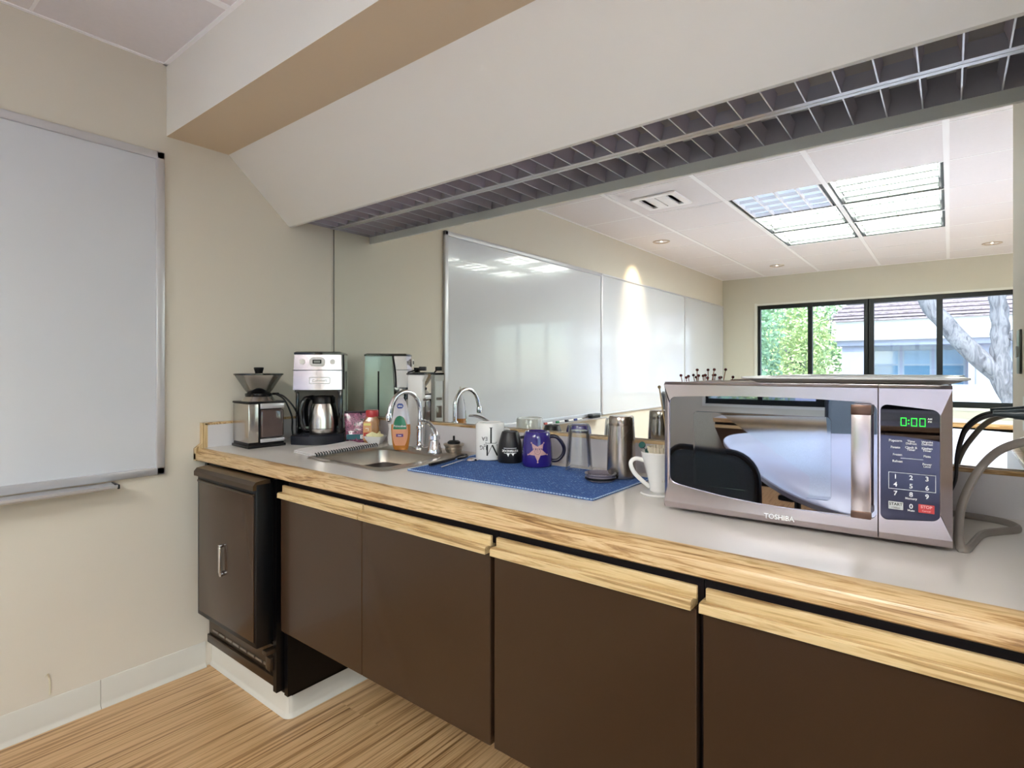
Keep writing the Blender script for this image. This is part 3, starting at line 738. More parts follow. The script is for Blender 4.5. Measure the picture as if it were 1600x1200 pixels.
b = B(); front_patch(b, (.052, .064, lambda u: (-.014, .014)), .0012, 0, 4); b.build('label_pill', mat('purple label', '6c4a86', .35), t)
b = B(); front_patch(b, (.162, .182, lambda u: (-.013*math.sin(PI*(.08+.84*u))**.5, .013*math.sin(PI*(.08+.84*u))**.5)), .0008, 0, 8); b.build('label_blue', mat('blue oval label', '39509a', .35), t)
def soapmap(z0, g): 
    def f(x, y, z):
        zz = y+z0; r = soap_r(zz)+g; xx = max(-r*.98, min(r*.98, x)); return (xx, -r*.62*math.sqrt(1-(xx/r)**2)-z-.0006, zz)
    return f
for tx, sz, zt in (('Palmolive', .0125, .094), ('ultra', .009, .172), ('clean', .007, .058)):
    b = B(); add_text(b, tx, sz, soapmap(zt, .0016), .0006, 0, True); b.build('label_lettering', INKW, t, smooth=0)

# ------------------------------------------------------------------ folded dish cloth
b = B()
import itertools
q = [Vector((.425, -.457, 0)), Vector((.600, -.476, 0)), Vector((.552, -.158, 0)), Vector((.372, -.160, 0))]
def quadp(q, u, v): return (q[0]*(1-u)+q[1]*u)*(1-v)+(q[3]*(1-u)+q[2]*u)*v
loops = []
for lay, (g, zz, hh) in enumerate(((0, .001, .006), (.004, .007, .006))):
    Vt = []; n = 16
    for k in (0, 1):
        for i in range(n+1):
            for j in range(n+1):
                u, v = i/n, j/n; p = quadp(q, g+u*(1-2*g), g+v*(1-2*g))
                edge = min(u, v, 1-u, 1-v)
                Vt.append((p.x, p.y, CT+zz+(hh*min(1, edge*12+.45) if k else 0)+.0012*math.sin(13*u+7*v)*k))
    F = []; N1 = (n+1)*(n+1)
    for i in range(n):
        for j in range(n):
            a = i*(n+1)+j; F += [(a, a+1, a+n+2, a+n+1), (N1+a, N1+a+n+1, N1+a+n+2, N1+a+1)]
    rim = [i*(n+1) for i in range(n+1)]+[n*(n+1)+j for j in range(1, n+1)]+[i*(n+1)+n for i in range(n-1, -1, -1)]+[j for j in range(n-1, 0, -1)]
    for a, c_ in zip(rim, rim[1:]+rim[:1]): F.append((a, c_, N1+c_, N1+a))
    b.faces(Vt, F)
bmesh.ops.recalc_face_normals(b.bm, faces=b.bm.faces)
dc = tag(b.build('dish_cloth', mat('white waffle cloth', 'e3dedd', .9, noise=.12, nscale=120, bump=.6, bscale=260)), 'folded white dish cloth with black stitched edge, left of the sink', 'dish cloth')
b = B()
for k in range(26):
    v = (k+.5)/26; p = quadp(q, 1.0, v); p2 = quadp(q, .955, v)
    b.tube([(p2.x, p2.y, CT+.0145), (p.x+.002, p.y, CT+.012), (p.x+.003, p.y, CT+.003)], .0024, 5, smooth_pts=False)
b.build('stitched_edge', BLK, dc)

# ------------------------------------------------------------------ blue drying mat
mm = bpy.data.materials.new('blue woven mat'); mm.use_nodes = True
nt = mm.node_tree; N = nt.nodes; L = nt.links; bs = N['Principled BSDF']; bs.inputs['Roughness'].default_value = .85
tc = N.new('ShaderNodeTexCoord'); mp = N.new('ShaderNodeMapping'); L.new(tc.outputs['Object'], mp.inputs[0]); mp.inputs['Scale'].default_value = (1, 1, 1)
vo = N.new('ShaderNodeTexBrick'); vo.inputs['Scale'].default_value = 1; vo.inputs['Brick Width'].default_value = .010; vo.inputs['Row Height'].default_value = .005
vo.inputs['Mortar Size'].default_value = .0009; vo.inputs['Color1'].default_value = srgb('3a64aa'); vo.inputs['Color2'].default_value = srgb('4b7cc2'); vo.inputs['Mortar'].default_value = srgb('2a4786')
ns = N.new('ShaderNodeTexNoise'); ns.inputs['Scale'].default_value = 170; mx = N.new('ShaderNodeMix'); mx.data_type = 'RGBA'
rp = N.new('ShaderNodeValToRGB'); rp.color_ramp.elements[0].position = .60; rp.color_ramp.elements[1].position = .72
L.new(mp.outputs[0], vo.inputs[0]); L.new(mp.outputs[0], ns.inputs[0]); L.new(ns.outputs['Fac'], rp.inputs[0]); L.new(rp.outputs[0], mx.inputs[0])
L.new(vo.outputs[0], mx.inputs[6]); mx.inputs[7].default_value = srgb('8fb2dd'); L.new(mx.outputs[2], bs.inputs['Base Color'])
bp = N.new('ShaderNodeBump'); bp.inputs['Strength'].default_value = .5; bp.inputs['Distance'].default_value = .002; L.new(vo.outputs[1], bp.inputs['Height']); bp.invert = True; L.new(bp.outputs[0], bs.inputs['Normal'])
q = [Vector((1.062, -.441, 0)), Vector((1.730, -.434, 0)), Vector((1.732, -.095, 0)), Vector((1.030, -.085, 0))]
b = B(); Vt = []; n = 24
def mz(u, v): return .0035+.0006*math.sin(21*u)+(.003*math.exp(-((u-.16)/.07)**2-((v-0)/.12)**2))
for k in (0, 1):
    for i in range(n+1):
        for j in range(n+1):
            p = quadp(q, i/n, j/n); Vt.append((p.x, p.y, CT+(mz(i/n, j/n) if k else .0006)))
F = []; N1 = (n+1)**2
for i in range(n):
    for j in range(n):
        a = i*(n+1)+j; F += [(a, a+1, a+n+2, a+n+1), (N1+a, N1+a+n+1, N1+a+n+2, N1+a+1)]
rim = [i*(n+1) for i in range(n+1)]+[n*(n+1)+j for j in range(1, n+1)]+[i*(n+1)+n for i in range(n-1, -1, -1)]+[j for j in range(n-1, 0, -1)]
for a, c_ in zip(rim, rim[1:]+rim[:1]): F.append((a, c_, N1+c_, N1+a))
b.faces(Vt, F); bmesh.ops.recalc_face_normals(b.bm, faces=b.bm.faces)
mt = tag(b.build('drying_mat', mm), 'blue woven drying mat with stitched edge lying right of the sink', 'drying mat')
b = B()
for (a, c_, cnt) in ((0, 1, 74), (1, 2, 36), (3, 0, 36)):
    for k in range(cnt):
        u = (k+.2)/cnt; v = (k+.8)/cnt; p = q[a].lerp(q[c_], u); p2 = q[a].lerp(q[c_], v)
        b.tube([(p.x, p.y, CT+.0042), (p2.x, p2.y, CT+.0042)], .0017, 5, smooth_pts=False)
b.build('edge_stitching', mat('pale blue thread', 'a9c0dc', .8), mt)
ZM = CT+.0046

# ------------------------------------------------------------------ utensils on the mat
t = thing('peeler', 'black handled vegetable peeler lying on the left end of the blue mat', 'peeler', (0, 0, 0))
b = B(); b.tube([(1.083, -.365, ZM+.006), (1.078, -.30, ZM+.007), (1.064, -.235, ZM+.007)], .0062, 10, flat=.7); b.build('handle', BLK, t)
b = B(); b.tube([(1.064, -.235, ZM+.007), (1.052, -.205, ZM+.009), (1.046, -.175, ZM+.011), (1.056, -.163, ZM+.011), (1.070, -.172, ZM+.009), (1.076, -.195, ZM+.007), (1.070, -.222, ZM+.006)], .0032, 8); b.build('blade_frame', BLKG, t)
t = thing('spoon', 'steel teaspoon lying on the blue mat beside the black peeler', 'spoon', (0, 0, 0))
b = B(); b.tube([(1.128, -.361, ZM+.002), (1.116, -.30, ZM+.004), (1.108, -.245, ZM+.007), (1.108, -.225, ZM+.006)], lambda u: .0042-.002*u, 8, flat=.4); b.build('handle', CHROME, t)
b = B(); M_ = Matrix.Translation((1.116, -.196, ZM+.0065)) @ Matrix.Rotation(math.radians(-18), 4, 'Z')
b.lathe([(0, .004), (.008, .0035), (.013, .001), (.0155, -.004), (.0148, -.0045), (.012, -.001), (0, .0025)], 24, sx=1, sy=1.5, M=M_); b.build('bowl', CHROME, t)

# ------------------------------------------------------------------ mugs (upside down)
def wrap(cx, R, phi, z0, flip=True, g=.0006, Rf=None):
    def f(x, y, z):
        if flip: x, y = -x, -y
        zz = z0+y; rr = (Rf(zz) if Rf else R)+g+z; a = phi+x/(Rf(zz) if Rf else R)
        return (rr*math.cos(a), rr*math.sin(a), zz)
    return f
def tess(pts, m=8):
    return pts
def stroke(b, f, x0, y0, x1, y1, w, mi=0, n=8):
    """a thin raised bar between two points of the flat artwork, mapped onto the mug"""
    d = Vector((x1-x0, y1-y0)); nn = Vector((-d.y, d.x)).normalized()*w/2
    V = []; F = []
    for k in range(n+1):
        p = Vector((x0, y0))+d*k/n
        for s_ in (1, -1):
            for z in (0, .0004): V.append(f(p.x+nn.x*s_, p.y+nn.y*s_, z))
    for k in range(n):
        a = k*4; F += [(a, a+4, a+6, a+2), (a+1, a+3, a+7, a+5), (a, a+1, a+5, a+4), (a+2, a+6, a+7, a+3)]
    F += [(0, 2, 3, 1), (n*4, n*4+1, n*4+3, n*4+2)]
    b.faces(V, F, mi)
PH = math.radians(-51)
t = thing('tea_mug', 'white mug upside down on the blue mat reading MUG OF TEA', 'mug', (1.128, -.118, ZM))
b = B(); b.lathe([(.0475, 0), (.050, .002), (.051, .02), (.051, .122), (.0485, .127), (.044, .128), (.043, .1255), (0, .1255), (0, .118), (.044, .117), (.046, .02), (.0455, .001)], 48); b.build('mug_body', WHITE, t)
b = B(); ha = math.radians(62); dx, dy = math.cos(ha), math.sin(ha)
b.tube([(dx*.048, dy*.048, .100), (dx*.070, dy*.070, .098), (dx*.080, dy*.080, .07), (dx*.072, dy*.072, .038), (dx*.048, dy*.048, .030)], .006, 10); b.build('handle', WHITE, t)
f = wrap(0, .051, PH+.10, .064)
b = B()
# T with thin serifs, M with serifs, drawn upside down by the mapping
stroke(b, f, -.006, -.045+.045, -.006, .050-.001, .0045) if 0 else None
stroke(b, f, .000, .004, .000, -.050, .0055); stroke(b, f, -.018, .004, .018, .004, .0014); stroke(b, f, -.018, .004, -.018, -.001, .0014); stroke(b, f, .018, .004, .018, -.001, .0014); stroke(b, f, -.006, -.050, .006, -.050, .0014)
stroke(b, f, -.022, .010, -.022, .047, .0014); stroke(b, f, -.022, .047, -.004, .010, .0050); stroke(b, f, -.004, .010, .013, .047, .0016); stroke(b, f, .013, .047, .013, .010, .0052)
stroke(b, f, -.026, .047, -.019, .047, .0012); stroke(b, f, .010, .010, .017, .010, .0012); stroke(b, f, -.026, .010, -.018, .010, .0012)
add_text(b, 'UG', .020, lambda x, y, z: f(x+.0285, y+.019, z), .0004)
add_text(b, 'OF', .008, lambda x, y, z: f(x+.021, y+.0085, z), .0004)
add_text(b, 'EA', .019, lambda x, y, z: f(x+.0225, y-.012, z), .0004)
b.build('lettering', INK, t, smooth=0)
t = thing('black_mug', 'black mug upside down between the white tea mug and the purple star mug', 'mug', (1.228, -.128, ZM))
def rk(z): 
    P = [(0, .0425), (.03, .0425), (.06, .040), (.085, .034), (.10, .029)]
    for (a, r), (c_, r2) in zip(P, P[1:]):
        if z <= c_: return r+(r2-r)*(z-a)/(c_-a)
    return .029
b = B(); b.lathe([(.039, 0), (.041, .001), (.0425, .004), (.0425, .03), (.0415, .045), (.039, .064), (.0345, .083), (.030, .098), (.028, .103), (.0245, .1045), (.024, .102), (0, .102), (0, .094), (.030, .088), (.037, .05), (.038, .002)], 44)
b.build('mug_body', mat('matt black glaze', '1b1a1e', .35), t)
b = B(); ha = math.radians(38); dx, dy = math.cos(ha), math.sin(ha)
b.tube([(dx*.034, dy*.034, .082), (dx*.058, dy*.058, .082), (dx*.066, dy*.066, .055), (dx*.055, dy*.055, .028), (dx*.038, dy*.038, .024)], .0052, 10); b.build('handle', bpy.data.materials['matt black glaze'], t)
f = wrap(0, .0415, PH-.02, .045, True, .0005, rk)
b = B(); add_text(b, 'KEYBRIDGE', .0105, lambda x, y, z: f(x*1.05, y+.0025, z), .0004, 0, True)
stroke(b, f, -.022, -.006, .022, -.006, .0014)
for pk, hh, wd in ((-.010, .016, .009), (.006, .018, .010)):
    V = []
    pts = [(pk-wd, .010), (pk+wd, .010), (pk+wd*.45, .013), (pk, .010+hh-.006), (pk-wd*.4, .0125)]
    V = [f(x, y, .0003) for x, y in pts]; b.faces(V, [(0, 1, 2, 3, 4)])
stroke(b, f, -.021, .0105, .021, .0105, .0012)
b.build('lettering', INKW, t, smooth=0)
t = thing('purple_mug', 'deep purple mug upside down with a pink star badge', 'mug', (1.343, -.130, ZM))
PUR = mat('purple glaze', '2c1f78', .16, coat=.5)
b = B(); b.lathe([(.044, 0), (.0475, .001), (.050, .006), (.051, .02), (.049, .06), (.0455, .092), (.043, .105), (.039, .112), (.034, .1135), (.032, .110), (0, .108), (0, .10), (.041, .095), (.046, .04), (.045, .003)], 48); b.build('mug_body', PUR, t)
b = B(); ha = math.radians(36); dx, dy = math.cos(ha), math.sin(ha)
b.tube([(dx*.042, dy*.042, .096), (dx*.066, dy*.066, .092), (dx*.087, dy*.087, .064), (dx*.086, dy*.086, .038), (dx*.068, dy*.068, .018), (dx*.046, dy*.046, .016)], .0062, 12); b.build('handle', mat('dark purple handle', '17122e', .2, coat=.4), t)
def rs(z): return .051+(.0455-.051)*max(0, z-.02)/.072
f = wrap(0, .049, PH-.02, .052, True, .0006, rs)
b = B(); star = []
for k in range(10):
    r = .033 if k % 2 == 0 else .0155; a = PI/2+k*PI/5; star.append((r*math.cos(a), r*math.sin(a)))
cc = (0, 0); NR = 4
for k in range(10):
    p, p2 = star[k], star[(k+1) % 10]; grid = []
    for i in range(NR+1):
        row = []
        for j in range(NR+1):
            u = i/NR; v = j/NR; e1 = (p[0]*(1-v)+p2[0]*v, p[1]*(1-v)+p2[1]*v); row.append(f(e1[0]*u, e1[1]*u, .0004))
        grid += row
    b.faces(grid, [(i*(NR+1)+j, i*(NR+1)+j+1, (i+1)*(NR+1)+j+1, (i+1)*(NR+1)+j) for i in range(NR) for j in range(NR)])
for k in range(0, 10, 2):
    p = star[k]; V = [f(p[0]*1.03+.0025*math.cos(a), p[1]*1.03+.0025*math.sin(a), .0006) for a in [i*PI/5 for i in range(10)]]; b.faces(V, [tuple(range(10))])
b.build('star_badge', mat('speckled pink metal', 'c49a98', .4, noise=.35, nscale=260), t, smooth=0)
b = B(); f2 = lambda x, y, z: f(x, y, z+.0006)
R8 = [(.009*math.cos(i*PI/8), .009*math.sin(i*PI/8)) for i in range(17)]
for p, p2 in zip(R8, R8[1:]): stroke(b, f2, p[0], p[1], p2[0], p2[1], .0008, 0, 1)
stroke(b, f2, -.004, .002, .004, .002, .0008); stroke(b, f2, -.003, -.003, .004, -.002, .001)
b.build('badge_engraving', mat('dark engraving', '4a3a4a', .5), t, smooth=0)

# ------------------------------------------------------------------ glass, tumbler, lid, dripper
t = tag(B().lathe([(.040, 0), (.0425, .001), (.0425, .004), (.0335, .128), (.0325, .140), (.030, .145), (0, .1455), (0, .126), (.0285, .124), (.0395, .003)], 40).build('drinking_glass', TUMB), 'clear tapered drinking glass upside down beside the steel tumbler', 'glass')
t.location = (1.497, -.118, ZM)
t = thing('steel_tumbler', 'tall brushed steel tumbler standing upside down on the blue mat', 'tumbler', (1.655, -.140, ZM))
b = B(); b.lathe([(.040, 0), (.0425, .001), (.0425, .008), (.0405, .10), (.0375, .150), (.0370, .1535), (.0376, .156), (.0362, .176), (.034, .180), (0, .1795), (0, .17), (.035, .17), (.039, .002)], 48); b.build('tumbler_body', mat('vertical brushed steel', 'a89f97', .20, metal=1, noise=.08, nscale=30, stretch=(1, 1, .02)), t)
f = wrap(0, .039, PH-.1, .125, False, .0004)
b = B(); stroke(b, f, -.016, .008, -.004, -.010, .0006); stroke(b, f, -.004, -.010, .022, .022, .0007); stroke(b, f, -.012, .008, -.002, -.004, .0005); b.build('scratch_mark', STEELD, t, smooth=0)
t = thing('tumbler_lid', 'round clear tumbler lid lying in front of the steel tumbler', 'lid', (1.628, -.215, ZM+.0008))
b = B(); b.lathe([(0, .010), (.036, .010), (.039, .013), (.043, .020), (.0455, .020), (.0455, .017), (.042, .014), (.043, .004), (.041, .0), (.036, .0), (0, .002)], 40); b.build('lid_disc', mat('smoky clear plastic', 'a7a0ac', .06, trans=.6, coat=.5), t)
b = B(); b.lathe([(.0415, .003), (.0445, .004), (.0445, .009), (.0415, .010)], 40, close=True); b.build('gasket', BLK, t)
t = thing('coffee_dripper', 'white ceramic pour-over dripper with a loop handle, left of the microwave', 'coffee dripper', (1.826, -.262, CT))
b = B(); b.lathe([(.018, .006), (.046, .006), (.049, .003), (.046, 0), (.040, 0), (.020, .003), (.016, .006)], 40, sx=1, sy=1); 
b.lathe([(.018, .004), (.024, .010), (.026, .03), (.040, .085), (.046, .108), (.044, .110), (.042, .108), (.036, .085), (.020, .02), (.014, .012)], 40, close=True); b.build('dripper_cone', WHITE, t)
b = B(); ha = math.radians(208); dx, dy = math.cos(ha), math.sin(ha)
b.tube([(dx*.038, dy*.038, .086), (dx*.060, dy*.060, .090), (dx*.072, dy*.072, .078), (dx*.064, dy*.064, .055), (dx*.046, dy*.046, .036), (dx*.024, dy*.024, .018)], .0042, 10, flat=1.3); b.build('handle', WHITE, t)
t = thing('tea_bag', 'dark green crumpled tea bag wrapper resting in the white dripper', 'tea bag', (1.806, -.268, CT+.072))
b = B(); b.loft([[((.012+.006*math.sin(3*a+k))*math.cos(a), (.014+.005*math.cos(2*a+k))*math.sin(a), .012*k+.003*math.sin(4*a)) for a in [i*PI/8 for i in range(16)]] for k in range(4)]+[[(.003*math.cos(a)-.004, .003*math.sin(a), .048) for a in [i*PI/8 for i in range(16)]]]); b.build('wrapper', mat('dark green foil', '12504a', .35, noise=.3, nscale=60), t)
b = B(); b.lathe([(0, -.003), (.009, -.002), (.009, .002), (0, .003)], 12, M=Matrix.Translation((-.022, -.006, .052)) @ Matrix.Rotation(1.1, 4, 'X')); b.tube([(-.02, -.005, .046), (-.008, 0, .036)], .001, 5); b.build('tag', bpy.data.materials['dark green foil'], t)
t = tag(B().loft([[((.030+.012*k/4+.0022*(-1)**i)*math.cos(a), (.030+.012*k/4+.0022*(-1)**i)*math.sin(a), .030+.086*k/4) for i, a in [(i, i*PI/24) for i in range(48)]] for k in range(5)]+[[((.028+.012*k/4+.0022*(-1)**i)*math.cos(a), (.028+.012*k/4+.0022*(-1)**i)*math.sin(a), .031+.086*k/4) for i, a in [(i, i*PI/24) for i in range(48)]] for k in range(4, -1, -1)], False, False).build('paper_filter', mat('cream filter paper', 'd9cfb8', .8)), 'cream pleated paper filter inside the white dripper', 'paper filter')
for v in t.data.vertices: v.co.x *= .80; v.co.y *= .80
t.location = (1.831, -.262, CT+.006)

# ------------------------------------------------------------------ microwave
MWR = math.radians(2.4)
MW = thing('microwave', 'large stainless microwave oven with black glass door and green clock', 'microwave', (1.9045, -.420, CT), MWR)
WD, Z0, Z1, DP = .516, .011, .293, .335
b = B(); b.box(.006, WD-.006, .030, DP, Z0+.004, Z1-.002, .004); b.build('casing', STEELD, MW)
for x, y in ((.10, .06), (.43, .06), (.10, .29), (.43, .29)):
    b = B(); b.lathe([(0, 0), (.011, 0), (.013, .012), (0, .0121)], 16, (x, y, 0)); b.build('foot', BLK, MW)
def bulge(x):  # gentle outward curve of the front
    return -.008*math.sin(PI*max(0, min(1, x/WD)))
def fpanel(b, outline, y_out, y_in, mi=0):
    """panel with the plan curve of the front, given an outline in (x,z)"""
    pts = outline
    F0 = [(x, bulge(x)+y_out, z) for x, z in pts]; F1 = [(x, y_in, z) for x, z in pts]
    b.loft([F1, F0], True, True, mi)
def grid_front(b, x0, x1, z0, z1, y, nx=24, hole=None):
    pass
# front frame: strips around the window opening, with chamfered outer border
def window_edge(x, top):
    c = .050
    if top: return .268-.0085*((x-.215)/.20)**2-.907+.907-.0 if 0 else .2615-.012*max(0, abs(x-.215)-.02)**1.5/.09
    return .040+.42*(max(0, abs(x-.245)-.0))**2
SEAM = .408
def frame_part(name, xa, xb, wx0, wx1, zt, zb_, rad, mlab=None):
    b = B(); n = 28; ch = .010
    # inner opening outline (rounded), outer outline sampled with the same count, lofted
    inner = []
    def top(x): return zt(x)
    def bot(x): return zb_(x)
    cols = [wx0+(wx1-wx0)*(1-math.cos(PI*i/n))/2 for i in range(n+1)]
    r = rad
    def rz_(x, side):
        d0 = min(x-wx0, wx1-x)
        k = 0 if d0 >= r else r-math.sqrt(max(0, r*r-(r-d0)**2))
        return (top(x)-k) if side else (bot(x)+k)
    inner = [(x, rz_(x, True)) for x in cols]+[(x, rz_(x, False)) for x in reversed(cols)]
    oc_ = [xa+(xb-xa)*(1-math.cos(PI*i/n))/2 for i in range(n+1)]
    outer = [(x, Z1) for x in oc_]+[(x, Z0) for x in reversed(oc_)]
    def ins(p, d, c=((xa+xb)/2, (Z0+Z1)/2)):
        x, z = p; x = x+d*1.0 if abs(x-xa) < 1e-6 else (x-d*1.0 if abs(x-xb) < 1e-6 else x); z = z-d if z > c[1] else z+d
        return (x, z)
    L0 = [(x, .030, z) for x, z in outer]; L1 = [(x, .010+bulge(x)*.6, z) for x, z in outer]
    # chamfer on the free outer border only (the seam side stays square)
    def co(p):
        x, z = p
        if abs(x-xa) < 1e-6 and xa < .01: x += ch
        if abs(x-xb) < 1e-6 and xb > WD-.01: x -= ch*1.8
        z = z-ch*.6 if z > .15 else z+ch*1.4
        return x, z
    L2 = [(co(p)[0], bulge(p[0]), co(p)[1]) for p in outer]
    L3 = [(x, bulge(x), z) for x, z in inner]; L4 = [(x, bulge(x)+.004, z) for x, z in inner]
    b.loft([L0, L1, L2, L3, L4], False, False)
    o = b.build(name, STEELH, MW, smooth=30)
    return o, inner
zt1 = lambda x: .2655-.10*(x-.21)**2*1.6
zb1 = lambda x: .046+.36*(max(0, .27-x))**2
dr, inn1 = frame_part('door_frame', 0, SEAM-.001, .014, SEAM-.0015, zt1, zb1, .014)
zt2 = lambda x: .259-.12*(x-.41)*.9
zb2 = lambda x: .048+.1*(x-.41)
pf, inn2 = frame_part('control_frame', SEAM+.001, WD, SEAM+.0035, .499, zt2, zb2, .012)
b = B()
b.loft([[(x, bulge(x)+.012, z) for x, z in inn1], [(x, bulge(x)+.003, z) for x, z in inn1]]); b.build('door_glass', PANEB, MW, smooth=30)
b = B(); b.loft([[(x, bulge(x)+.0028, z) for x, z in [(p[0], p[1]) for p in rrect(.2005, .150, .132, .080, .008, 0, 3)]], [(x, bulge(x)+.0024, z) for x, z in [(p[0], p[1]) for p in rrect(.2005, .150, .132, .080, .008, 0, 3)]]])
MESH = mat('grey window mesh', (.29, .32, .39), .05, metal=1, noise=.15, nscale=600)
b.build('window_mesh', MESH, MW, smooth=0)
b = B(); b.loft([[(x, bulge(x)+.012, z) for x, z in inn2], [(x, bulge(x)+.003, z) for x, z in inn2]]); b.build('control_panel', mat('black control glass', (.055, .055, .08), .02, metal=1), MW, smooth=30)
b = B()
b.prism([(.368, .056), (.399, .056), (.399, .254), (.368, .254)], -.040, -.030, 'y', 0, .002)
hd = b.build('door_handle', STEELH, MW)
for za, zb2_ in ((.238, .256), (.054, .066)):
    b = B(); b.loft([[(.370, -.004, za), (.397, -.004, za), (.397, -.004, zb2_), (.370, -.004, zb2_)], [(.368, -.033, za), (.399, -.033, za), (.399, -.033, zb2_), (.368, -.033, zb2_)]])
    b.box(.3675, .3995, -.0415, -.031, za+(.001 if za > .1 else -.0015), zb2_+(.0015 if za > .1 else 0), .002)
    b.build('handle_mount', mat('bronze brown metal', '6a5248', .3, metal=.8) if za > .1 else bpy.data.materials['bronze brown metal'], hd)
fm = lambda x, y, z: (x, bulge(x)+.0018-z, y)
b = B(); add_text(b, 'TOSHIBA', .0135, lambda x, y, z: (x+.242, bulge(x+.242)-.0006-z, y+.0255), .0008, 0, True); b.build('brand_lettering', mat('pale badge print', 'e8e8ea', .3), MW, smooth=0)
# clock digits: seven-segment
b = B()
def seg(cx, cz, w, h, on, th=.0017):
    S_ = {'a': (-w/2, w/2, h/2-th, h/2), 'g': (-w/2, w/2, -th/2, th/2), 'd': (-w/2, w/2, -h/2, -h/2+th),
          'f': (-w/2, -w/2+th, 0, h/2), 'b': (w/2-th, w/2, 0, h/2), 'e': (-w/2, -w/2+th, -h/2, 0), 'c': (w/2-th, w/2, -h/2, 0)}
    for k in on:
        x0, x1, a, c_ = S_[k]; g = .0003
        b.box(cx+x0+g, cx+x1-g, bulge(cx)+.0010, bulge(cx)+.0026, cz+a+g, cz+c_-g)
for cx in (.446, .4615, .4735): seg(cx, .2275, .0092, .0150, 'abcdef')
for dz in (.003, -.003): b.box(.4525, .4545, bulge(.453)+.001, bulge(.453)+.0026, .2275+dz-.0009, .2275+dz+.0009)
b.build('clock_digits', GREEN, MW, smooth=0)
b = B()
for cx, cz, tx, sz in ((.434, .128, '1', .010), (.457, .128, '2', .010), (.480, .128, '3', .010), (.434, .114, '4', .010), (.457, .113, '5', .010), (.480, .112, '6', .010),
                       (.434, .098, '7', .010), (.457, .098, '8', .010), (.480, .097, '9', .010), (.457, .077, '0', .010),
                       (.434, .193, 'Popcorn', .0052), (.457, .193, 'Time', .0048), (.457, .189, 'Defrost', .0045), (.480, .193, 'Weight', .0048), (.480, .189, 'Defrost', .0045),
                       (.434, .181, 'Potato', .0048), (.457, .182, 'Clock &', .0048), (.457, .178, 'Timer', .0045), (.480, .182, 'Kitchen', .0045), (.480, .178, 'Timer', .0045),
                       (.437, .168, 'Frozen', .0045), (.480, .168, 'Pizza', .0048), (.480, .154, 'Power', .0045), (.480, .150, 'Level', .0045), (.437, .156, 'Reheat', .0048), (.457, .093-.002, 'Memory', .0045), (.457, .070, 'Mute', .0045), (.484, .234, 'AM', .004), (.484, .229, 'PM', .004)):
    add_text(b, tx, sz*1.12, lambda x, y, z, cx=cx, cz=cz: fm(x+cx, y+cz, z), .0006, 0, True)
def line(x0, z0, x1, z1, w=.0007):
    b.box(min(x0, x1)-w/2, max(x0, x1)+w/2, bulge((x0+x1)/2)+.0012, bulge((x0+x1)/2)+.0026, min(z0, z1)-w/2, max(z0, z1)+w/2)
line(.424, .1355, .492, .1355); line(.424, .106, .492, .106); line(.424, .106, .424, .1355); line(.492, .106, .492, .1355); line(.442, .162, .474, .162)
b.build('key_print', INKW, MW, smooth=0)
b = B(); b.box(.4235, .4455, bulge(.434)+.0012, bulge(.434)+.0028, .0690, .0830, .0008); k_ = b.build('start_button', mat('white key', 'd9dcdc', .35), MW)
b = B(); add_text(b, 'START', .0068, lambda x, y, z: (x+.4345, bulge(.434)+.0009-z, y+.0785), .0005, 0, True); add_text(b, '+30Sec', .0045, lambda x, y, z: (x+.4345, bulge(.434)+.0009-z, y+.0722), .0005); b.build('start_print', INK, k_, smooth=0)
b = B(); b.box(.4675, .4905, bulge(.479)+.0012, bulge(.479)+.0028, .0680, .0830, .0008); k_ = b.build('stop_button', mat('red key', 'd2484c', .35), MW)
b = B(); add_text(b, 'STOP', .0068, lambda x, y, z: (x+.479, bulge(.479)+.0009-z, y+.0785), .0005, 0, True); add_text(b, 'Cancel', .0045, lambda x, y, z: (x+.479, bulge(.479)+.0009-z, y+.0718), .0005); b.build('stop_print', mat('pale pink print', 'f2c0c0', .4), k_, smooth=0)

# flat white tray on the microwave
R_ = Matrix.Translation((1.9045, -.420, CT)) @ Matrix.Rotation(MWR, 4, 'Z')
t = thing('serving_tray', 'flat white serving tray lying on top of the microwave', 'tray', R_ @ Vector((.345, .215, Z1)), MWR)
b = B(); b.loft([rrect(0, 0, .175, .118, .03, .0002), rrect(0, 0, .185, .125, .03, .003), rrect(0, 0, .190, .128, .03, .0045), rrect(0, 0, .186, .124, .03, .0045), rrect(0, 0, .17, .112, .03, .002)]); b.build('tray_base', WHP, t)
b = B(); b.loft([rrect(0, 0, .185, .122, .03, .0045), rrect(0, 0, .196, .132, .03, .0065), rrect(0, 0, .202, .138, .03, .0085), rrect(0, 0, .202, .138, .03, .0120), rrect(0, 0, .190, .128, .03, .0120), rrect(0, 0, .180, .12, .03, .0060)], True, True); b.build('tray_rim', mat('white acrylic', 'f0f4f6', .35), t)
